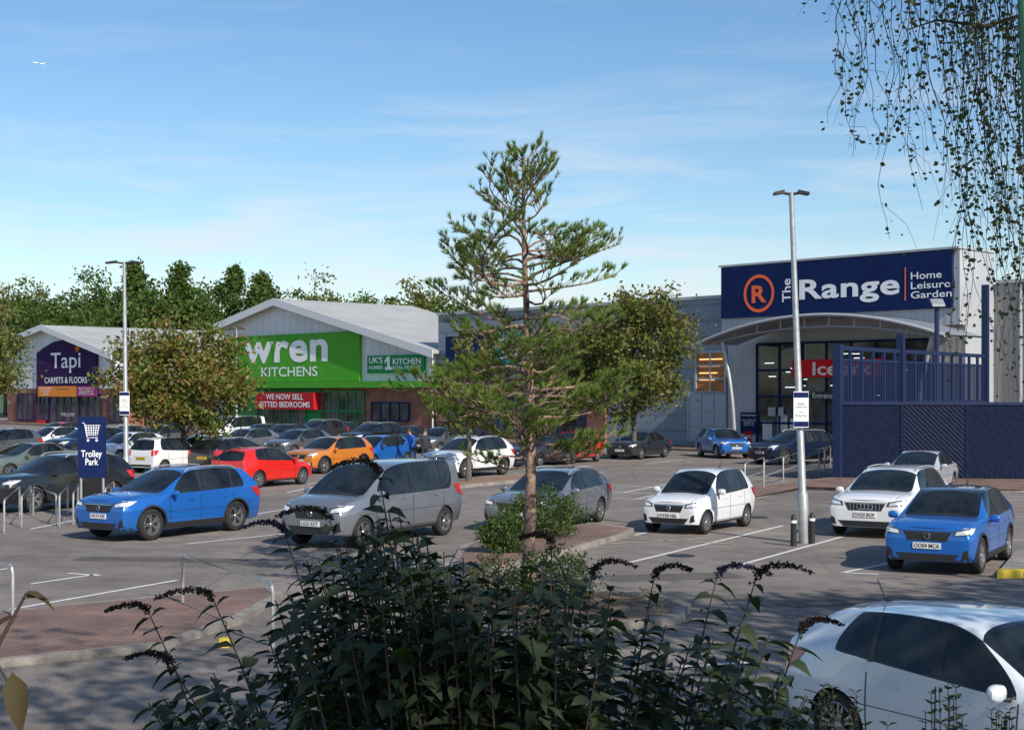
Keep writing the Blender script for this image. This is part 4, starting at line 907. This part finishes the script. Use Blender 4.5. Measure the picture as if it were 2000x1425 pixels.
# ---------------------------------------------------------------- pine
def pine(base,H):
    e=root('pine_tree','tall open pine tree growing in planting bed','tree',base,0)
    LMp=leafmat('pine_needles',[(.06,.115,.022),(.12,.20,.034),(.21,.30,.05),(.31,.36,.08)],.3,.45,ns=1.6)
    tr=MB(); tp=[]
    for i in range(15):
        t=i/14; tp.append(Vector((.07*math.sin(t*5)+.02*t,.04*math.sin(t*4),t*H)))
    tr.tube(tp,[.095*(1-t/14)**.8+.012 for t in range(15)],12)
    def tpos(z):
        t=min(max(z/H*14,0),13.999); i=int(t); return tp[i].lerp(tp[i+1],t-i)
    env=[(0,0),(2.2,1.2),(2.5,2.1),(2.9,2.65),(3.3,2.45),(3.6,1.75),(4.1,1.55),(4.6,2.05),(5.1,2.0),(5.6,1.6),(5.9,1.25),(6.2,.7),(6.6,.48),(7.0,.32),(7.4,.15)]
    def R(z):
        for (a,b),(c,d) in zip(env,env[1:]):
            if a<=z<=c: return b+(d-b)*(z-a)/(c-a)
        return .1
    T=[];TD=[]
    def tuftline(p,q,n):
        d=(q-p).normalized()
        for k in range(n):
            T.append(p.lerp(q,(k+.6)/n)); TD.append(d)
    z=2.2; a0=0
    while z<H-.1:
        nb=int(rng.integers(4,7)); a0+=rng.uniform(.4,1.3)
        for k in range(nb):
            a=a0+k*2*math.pi/nb+rng.uniform(-.45,.45); zz=z+rng.uniform(-.14,.14)
            sec=1+.16*math.sin(2*a+zz*2.1)+.10*math.sin(5*a+zz*3)
            r=min(R(zz)*rng.uniform(.5,1.08)*sec,R(zz)*1.1)
            if 2.8<zz<3.3 and math.cos(a)>.85: r=min(r*1.15,3.0)
            el=math.radians(rng.uniform(-14,12)) if zz<4.6 else math.radians(rng.uniform(-4,24)) if zz<6 else math.radians(rng.uniform(25,55))
            d=Vector((math.cos(a),math.sin(a),0)); s=tpos(zz); pts=[]; up0=math.tan(el)
            wob=rng.uniform(-.3,.3); kink=rng.uniform(-.10,.10)
            side=Vector((-d.y,d.x,0)); curl=rng.uniform(.05,.30)
            for j in range(7):
                t=j/6; pts.append(s+d*(r*t)+side*(wob*r*math.sin(t*3))+Vector((0,0,r*(up0*t*.7+curl*t*t*t+kink*math.sin(t*6)))))
            tr.tube(pts,[.026*(r/2.5)**.5*(1-t/6)+.005 for t in range(7)],6)
            m=max(4,int(r/.165))
            for j in range(m):
                t=.30+.70*(j+rng.uniform(.2,.8))/m; i=min(int(t*6),5); p=pts[i].lerp(pts[i+1],t*6-i); bd=(pts[i+1]-pts[i]).normalized()
                for sg in((1,-1) if rng.uniform()<.7 else (rng.choice([-1,1]),)):
                    l=(.12+.50*r/2.4*(1-t*.70))*rng.uniform(.45,1.3); sd=(bd*.7+side*sg*rng.uniform(.3,1)+Vector((0,0,rng.uniform(-.15,.8)))).normalized()
                    q=p+sd*l; q.z+=.06
                    tr.tube([p,q],[.007,.004],4,caps=False); tuftline(p.lerp(q,.45),q,max(2,int(l/.095)))
                    if l>.24:
                        for s3 in(-1,1):
                            d3=(sd+side*s3*.6+Vector((0,0,rng.uniform(.0,.6)))).normalized(); q0=p.lerp(q,.5); q3=q0+d3*l*.5; tr.tube([q0,q3],[.005,.003],4,caps=False); tuftline(q0.lerp(q3,.45),q3,2)
            tuftline(pts[-2],pts[-1],4)
        z+=rng.uniform(.24,.38) if z<6 else .19
    tuftline(tpos(H-.8),tpos(H),14)
    T=np.array([tuple(v) for v in T]);TD=np.array([tuple(v) for v in TD]); K=24; n=len(T)
    C=np.repeat(T,K,0); D=np.repeat(TD,K,0)*1.15+unit(n*K)*.72+np.array([0,0,.3]); D/=np.linalg.norm(D,axis=1)[:,None]
    w=np.cross(D,unit(n*K)); w/=np.linalg.norm(w,axis=1)[:,None]; l=rng.uniform(.075,.13,n*K)[:,None]
    V=np.stack([C+w*.0042,C-w*.0042,C+D*l],1).reshape(-1,3)
    mobj('crown',fastmesh('crown',V,np.arange(len(V)).reshape(-1,3),[LMp]),e)
    tr.obj('trunk',M['bark'],e,smooth=True)
pb=G(1028,1178); pine(pb+Vector((0,0,.1)),7.18)
V,Fc=litter(pb.x-1.8,pb.x+2.3,pb.y-1.2,pb.y+.9,900,.135,0); structure(mobj('leaf_litter',fastmesh('leaf_litter',V,Fc,[LM['autumn']])))
# ---------------------------------------------------------------- near buddleia
def long_leaves(P,D,L,Wd,drop):
    n=len(P); D=D/np.linalg.norm(D,axis=1)[:,None]; up=np.array([0,0,1.])+unit(n)*.5
    w=np.cross(D,up); w/=np.linalg.norm(w,axis=1)[:,None]; nn=np.cross(w,D)
    L=L[:,None];Wd=Wd[:,None];drop=drop[:,None]
    def c(t): return P+D*L*t-np.array([0,0,1.])*drop*L*t*t
    rows=[c(0)]
    for t,k in((.28,.5),(.62,.42)):
        m=c(t); rows+=[m+w*Wd*k+nn*Wd*.18,m,m-w*Wd*k+nn*Wd*.18]
    rows.append(c(1.)); V=np.stack(rows,1).reshape(-1,3); b=(np.arange(n)*8)[:,None]
    Fq=np.concatenate([b+np.array([1,2,5,4]),b+np.array([2,3,6,5]),b+np.array([0,2,1,1]) ,b+np.array([0,3,2,2]),b+np.array([4,5,7,7]),b+np.array([5,6,7,7])])
    return V,Fq
def polymesh(name,V,F,m):
    me=bpy.data.meshes.new(name); me.from_pydata([tuple(v) for v in V],[],[tuple(dict.fromkeys(f)) for f in F.tolist()]); me.materials.append(m)
    me.polygons.foreach_set('use_smooth',[True]*len(me.polygons)); me.update(); return me
bud=leafmat('buddleia_leaf',[(.014,.034,.009),(.024,.055,.014),(.045,.095,.022)],.15,.5,under=(.045,.065,.035),spec=.22,ns=3)
spk=mat('seed_head',(.028,.018,.014),.9,var=.4,vs=30); spp=mat('purple_flower',(.05,.03,.14),.8)
envb=[(-1.35,2.35),(-1.15,2.50),(-1.0,2.54),(-.9,2.66),(-.75,2.90),(-.6,3.00),(-.45,3.10),(-.3,3.0),(-.15,2.90),(0,2.84),(.18,2.92),(.35,2.82),(.5,2.72),(.62,2.62),(.75,2.68),(.86,2.70),(.95,2.58),(1.15,2.40)]
def envz(x): return float(np.interp(x,[a for a,b in envb],[b for a,b in envb]))
be=root('bush','large dark buddleia bush with arching seed heads','bush',(0,5.2,0))
stems=MB(); P=[];DD=[];LL=[]
tips=[(-1.28,2.68,1),(-1.05,2.72,1),(-.80,2.96,1),(-.64,3.0,1),(-.47,3.17,1),(.14,2.92,1),(.50,2.80,1),(.72,2.80,1),(.86,2.80,1),(1.02,2.62,1),(-1.2,2.5,1)]
for k in range(250):
    x=rng.uniform(-1.3,1.08) if k%2==0 else rng.normal(-.12,.46); x=min(max(x,-1.32),1.08); z=envz(x)-abs(rng.normal(0,.27))-.04
    tips.append((x,z,1 if rng.uniform()<.025 else 0))
spikes=[]
for (x,z,sp) in tips:
    y=rng.uniform(-.55,.6) if sp==0 else rng.uniform(-.35,.4)
    sc=(5.2+y)/5.0; x*=sc; z=3.45-(3.45-z)*sc
    r0=Vector((x*.45+rng.uniform(-.15,.15),y*.4,0)); tip=Vector((x,y,z)); mid=r0.lerp(tip,.6)+Vector((-(x)*.12,0,.25)); pts=[]
    for j in range(9):
        t=j/8; pts.append(r0*(1-t)**2+mid*2*t*(1-t)+tip*t*t)
    stems.tube(pts,[.009*(1-t/8)+.0022 for t in range(9)],5)
    out=Vector((math.copysign(1,x if abs(x)>.2 else rng.normal()),rng.uniform(-.6,.6),0)).normalized()
    nl=11
    for j in range(nl):
        t=.70+.30*(j+.5)/nl; i=min(int(t*8),7); p=pts[i].lerp(pts[i+1],t*8-i); td=(pts[i+1]-pts[i]).normalized(); a=rng.uniform(0,math.pi)+j*math.pi/2
        s1=td.orthogonal().normalized(); s2=td.cross(s1); sd=s1*math.cos(a)+s2*math.sin(a)
        for sg in(1,-1):
            P.append(p); DD.append(sd*sg*.9+td*.35+Vector((0,0,rng.uniform(-.3,.2)))); LL.append(rng.uniform(.065,.130)*(1.15-.42*(j/nl)))
    if sp: spikes.append((tip,(pts[-1]-pts[-2]).normalized(),out))
stems.obj('stem',M['twig'],be,smooth=True)
P=np.array([tuple(v) for v in P]);DD=np.array([tuple(v) for v in DD]);LL=np.array(LL)
V,Fq=long_leaves(P,DD,LL,LL*rng.uniform(.38,.58,len(LL)),rng.uniform(.1,.75,len(LL)))
mobj('foliage',polymesh('foliage',V,Fq,bud),be)
for tip,td,out in spikes:
    l=rng.uniform(.12,.22); pts=[]; 
    for j in range(9):
        t=j/8; pts.append(tip+td*(l*t*.55)+out*(l*.85*t*t)-Vector((0,0,l*.45*t*t*t)))
    n=460; t=rng.uniform(0,1,n)**.9; pp=np.array([tuple(v) for v in pts]); ix=np.minimum((t*8).astype(int),7); fr=(t*8-ix)[:,None]; c=pp[ix]*(1-fr)+pp[ix+1]*fr
    u=unit(n); c=c+u*(.012*(1-t)+.004)[:,None]*rng.uniform(.5,1.1,n)[:,None]
    V,Fc=leaves(c,.010,.9)
    me=fastmesh('flower_spike',V,Fc,[spk,spp]); 
    if rng.uniform()<.2:
        mi=(rng.uniform(size=len(me.polygons))<.5).astype(np.int32); me.polygons.foreach_set('material_index',mi)
    mobj('flower_spike',me,be)
def sprigs(label,base,xr,zt,n,leaf,lm,y0=.3,name='bush'):
    e=root(name,label,'bush',base,0); st=MB(); C=[];Dd=[];Ls=[]
    for k in range(n):
        x=rng.uniform(*xr);y=rng.uniform(-y0,y0); z=zt(x)-abs(rng.normal(0,.07)); pts=[Vector((x*.8,y*.6,0)),Vector((x*.95,y,z*.6)),Vector((x,y,z))]; st.tube(pts,[.006,.004,.0015],4)
        for j in range(14):
            t=j/13; p=pts[1].lerp(pts[2],.55+.45*t); a=j*1.57+k; 
            for sg in(1,-1): C.append(tuple(p)); Dd.append((sg*math.cos(a),sg*math.sin(a),.55)); Ls.append(leaf*rng.uniform(.7,1.2))
    st.obj('stem',M['twig'],e); Ls=np.array(Ls); V,Fq=long_leaves(np.array(C),np.array(Dd),Ls,Ls*.45,np.full(len(Ls),.1)); mobj('foliage',polymesh('foliage',V,Fq,lm),e)
sprigs('dark privet hedge tips beside white car',(1.75,4.6,0),(-.75,.45),lambda x:2.45-.06*abs(x)+.05*math.sin(x*17),85,.032,bud)
cop=leafmat('copper_leaf',[(.07,.03,.025),(.10,.06,.03),(.06,.09,.03)],.3)
e=root('plant','reddish copper leaved branch close to viewpoint','plant',(-1.02,2.9,0)); st=MB(); st.tube([(-.25,0,0),(-.2,0,2.2),(-.03,0,2.93),(.03,0,3.04)],[.015,.01,.005,.003],6); st.tube([(-.03,0,2.9),(.02,.01,2.8)],.003,5); st.obj('stem',M['twig'],e)
Pn=np.array([(-.03,0,2.97),(.02,0,3.03),(.03,0,3.04),(-.0,0,2.88),(-.02,0,2.95),(-.05,0,2.9),(-.08,0,2.85),(-.06,0,2.98)]);Dn=np.array([(.5,.2,.5),(.9,.1,.3),(1,.1,-.3),(.2,0,-1),(-.8,0,.3),(-.6,.2,-.5),(.6,.2,-.9),(-.4,0,.8)])
Ln=np.array([.06,.055,.06,.10,.08,.09,.10,.08]); V,Fq=long_leaves(Pn,Dn,Ln,Ln*.5,np.full(8,.35)); mobj('foliage',polymesh('foliage',V,Fq,cop),e)
# ---------------------------------------------------------------- birch with hanging twigs
bt=root('birch_tree','silver birch with hanging leafy twigs','tree',(4.2,7.2,0))
tb_=MB(); tb_.tube([(0,0,0),(.05,0,3),(-.05,.1,6),(-.2,.1,9)],[.2,.16,.12,.06],12); tb_.obj('trunk',M['birchbark'],bt,smooth=True)
tw=MB(); LC=[]
for k in range(6):
    z=5.6+.3*k; tw.tube([(0,0,z-.6),(-.8,rng.uniform(-.3,.3),z+.2),(-1.6,rng.uniform(-.4,.4),z+.35),(-2.3,rng.uniform(-.3,.3),z+.25),(-2.8,rng.uniform(-.3,.3),z+.05)],[.05,.035,.02,.01,.004],6)
tw.tube([(-.6,0,5.6),(-1.3,0,5.45),(-1.8,0,5.3),(-2.05,0,5.33),(-2.2,0,5.28)],[.03,.016,.010,.006,.003],6)
for k in range(72):
    u=rng.uniform(0,1)**.6; X=-2.56+u*1.02; px=1000+(4.2+X)/7.2*FPX
    t=min(max((px-1620)/370,0),1.1); zlow=5.25-1.9*t*rng.uniform(.1,1.0)-rng.uniform(0,.4)
    z0=rng.uniform(5.55,6.2); y=rng.uniform(-.5,.6); n=16; sway=rng.uniform(-.12,.45)*(z0-zlow)/2; pts=[]; s1=rng.uniform(.012,.05); ph=rng.uniform(0,6)
    for j in range(n):
        q=j/(n-1); pts.append(Vector((X+sway*q*q-.1*sway+s1*math.sin(q*7+ph)+.014*math.sin(q*21+k),y+.03*math.sin(q*7+k*2),z0+(zlow-z0)*q)))
    tw.tube(pts,[.0020*(1-q/n)+.0009 for q in range(n)],4,caps=False)
    dens=rng.uniform(8,30)
    for j in range(int((z0-zlow)*dens)):
        q=rng.uniform(.05,1); f=q*(n-1); i=min(int(f),n-2); p=pts[i].lerp(pts[i+1],f-i)
        LC.append(tuple(p+Vector(tuple(rng.normal(size=3)*.022))))
    for b_ in range(int(rng.integers(1,5))):
        i=int(rng.integers(3,n-2)); p=pts[i]; q=p+Vector((rng.uniform(-.2,.24),rng.uniform(-.1,.1),-rng.uniform(.10,.5))); tw.tube([p,(p+q)/2+Vector((.02,0,.06)),q],[.0014,.0011,.0007],3,caps=False)
        for j in range(int(rng.integers(3,9))): LC.append(tuple(p.lerp(q,rng.uniform())+Vector(tuple(rng.normal(size=3)*.015))))
for k in range(230): LC.append((rng.uniform(-2.1,-1.55),rng.uniform(-.4,.4),5.38-abs(rng.normal(0,.09))))
tw.obj('branch',M['twig'],bt)
V,Fc=leaves(np.array(LC),.027,.75); mobj('foliage',fastmesh('foliage',V,Fc,[leafmat('birch_leaf',[(.04,.065,.015),(.08,.12,.03),(.16,.17,.04)],.4)]),bt)
CC=rng.normal(size=(5000,3))*[1.5,1.5,1.4]+[.6,-.2,8.6]; CC=CC[CC[:,2]>6.5]
V,Fc=leaves(CC,.10,.7); mobj('crown',fastmesh('crown',V,Fc,[LM['green']]),bt)
gp=root('sign_post','slim dark green leaning metal post','post',(1.275,3.1,0)); MB().tube([(0,0,0),(-.165,0,4.3),(-.177,0,4.6)],.008,8).obj('post',mat('green_metal',(.02,.12,.07),.4),gp)
ap=root('airliner','tiny white airliner high in blue sky','aeroplane',((75-1000)*5100/FPX,5100,CAMH+(765-124)*5100/FPX),0,rot=(0,math.radians(8),math.radians(20)))
am=MB(); am.tube([(-19,0,0),(-16,0,0),(10,0,0),(17,0,1),(19,0,1.5)],[.4,2,2,1,.3],10); am.obj('fuselage',M['white'],ap,smooth=True)
for sg in(1,-1): MB().add([(-4,0,-1),(2,0,-1),(9,sg*17,.5),(7,sg*17,.5)],[(0,1,2,3)]).obj('wing',M['white'],ap)
MB().add([(13,0,1),(18,0,1),(20,0,7),(18,0,7)],[(0,1,2,3)]).obj('tail_fin',M['white'],ap)
# ---------------------------------------------------------------- light, sky, camera
sd=Vector((.56,-.828)); EL=math.radians(36); az=math.atan2(sd.x,sd.y)
S=bpy.data.lights.new('sun','SUN'); S.energy=5.0; S.angle=math.radians(.53); S.color=(1,.93,.82); so=bpy.data.objects.new('sun',S); COL.objects.link(so)
tov=Vector((sd.x*math.cos(EL),sd.y*math.cos(EL),math.sin(EL))); so.rotation_euler=tov.to_track_quat('Z','Y').to_euler()
W=bpy.data.worlds.new('World'); scene.world=W; W.use_nodes=True; nt=W.node_tree; bg=nt.nodes['Background']; L=nt.links.new
sk=nt.nodes.new('ShaderNodeTexSky'); sk.sky_type='NISHITA'; sk.sun_disc=False; sk.sun_elevation=EL; sk.sun_rotation=az; sk.air_density=1.0; sk.dust_density=.5; sk.ozone_density=2.0
hs=nt.nodes.new('ShaderNodeHueSaturation'); hs.inputs['Saturation'].default_value=1.2; L(sk.outputs[0],hs.inputs['Color'])
tc=nt.nodes.new('ShaderNodeTexCoord'); mp=nt.nodes.new('ShaderNodeMapping'); mp.inputs['Scale'].default_value=(2.6,2.6,22); mp.inputs['Rotation'].default_value=(0,.10,0); L(tc.outputs['Generated'],mp.inputs[0])
n=nt.nodes.new('ShaderNodeTexNoise'); n.inputs['Scale'].default_value=1.7; n.inputs['Detail'].default_value=9; n.inputs['Roughness'].default_value=.6; n.inputs['Distortion'].default_value=.6; L(mp.outputs[0],n.inputs['Vector'])
r=nt.nodes.new('ShaderNodeValToRGB'); r.color_ramp.elements[0].position=.47; r.color_ramp.elements[1].position=.68; r.color_ramp.elements[1].color=(.75,.75,.75,1); L(n.outputs['Fac'],r.inputs[0])
sx=nt.nodes.new('ShaderNodeSeparateXYZ'); L(tc.outputs['Generated'],sx.inputs[0])
mr=nt.nodes.new('ShaderNodeMapRange'); mr.inputs['From Min'].default_value=.06; mr.inputs['From Max'].default_value=.24; mr.inputs['To Min'].default_value=1; mr.inputs['To Max'].default_value=.12; L(sx.outputs['Z'],mr.inputs['Value'])
mu=nt.nodes.new('ShaderNodeMath'); mu.operation='MULTIPLY'; L(r.outputs[0],mu.inputs[0]); L(mr.outputs[0],mu.inputs[1])
mx=nt.nodes.new('ShaderNodeMixRGB'); mx.inputs[2].default_value=(5.9,6.2,6.6,1); L(mu.outputs[0],mx.inputs[0]); L(hs.outputs[0],mx.inputs[1]); L(mx.outputs[0],bg.inputs['Color'])
bg.inputs['Strength'].default_value=.138
cam=bpy.data.cameras.new('camera'); co=bpy.data.objects.new('camera',cam); COL.objects.link(co); co.location=(0,0,CAMH); co.rotation_euler=(math.pi/2,0,0)
cam.lens=50; cam.sensor_width=36; cam.shift_y=.02625; cam.clip_end=20000; cam.clip_start=.1; scene.camera=co
scene.view_settings.view_transform='Standard'
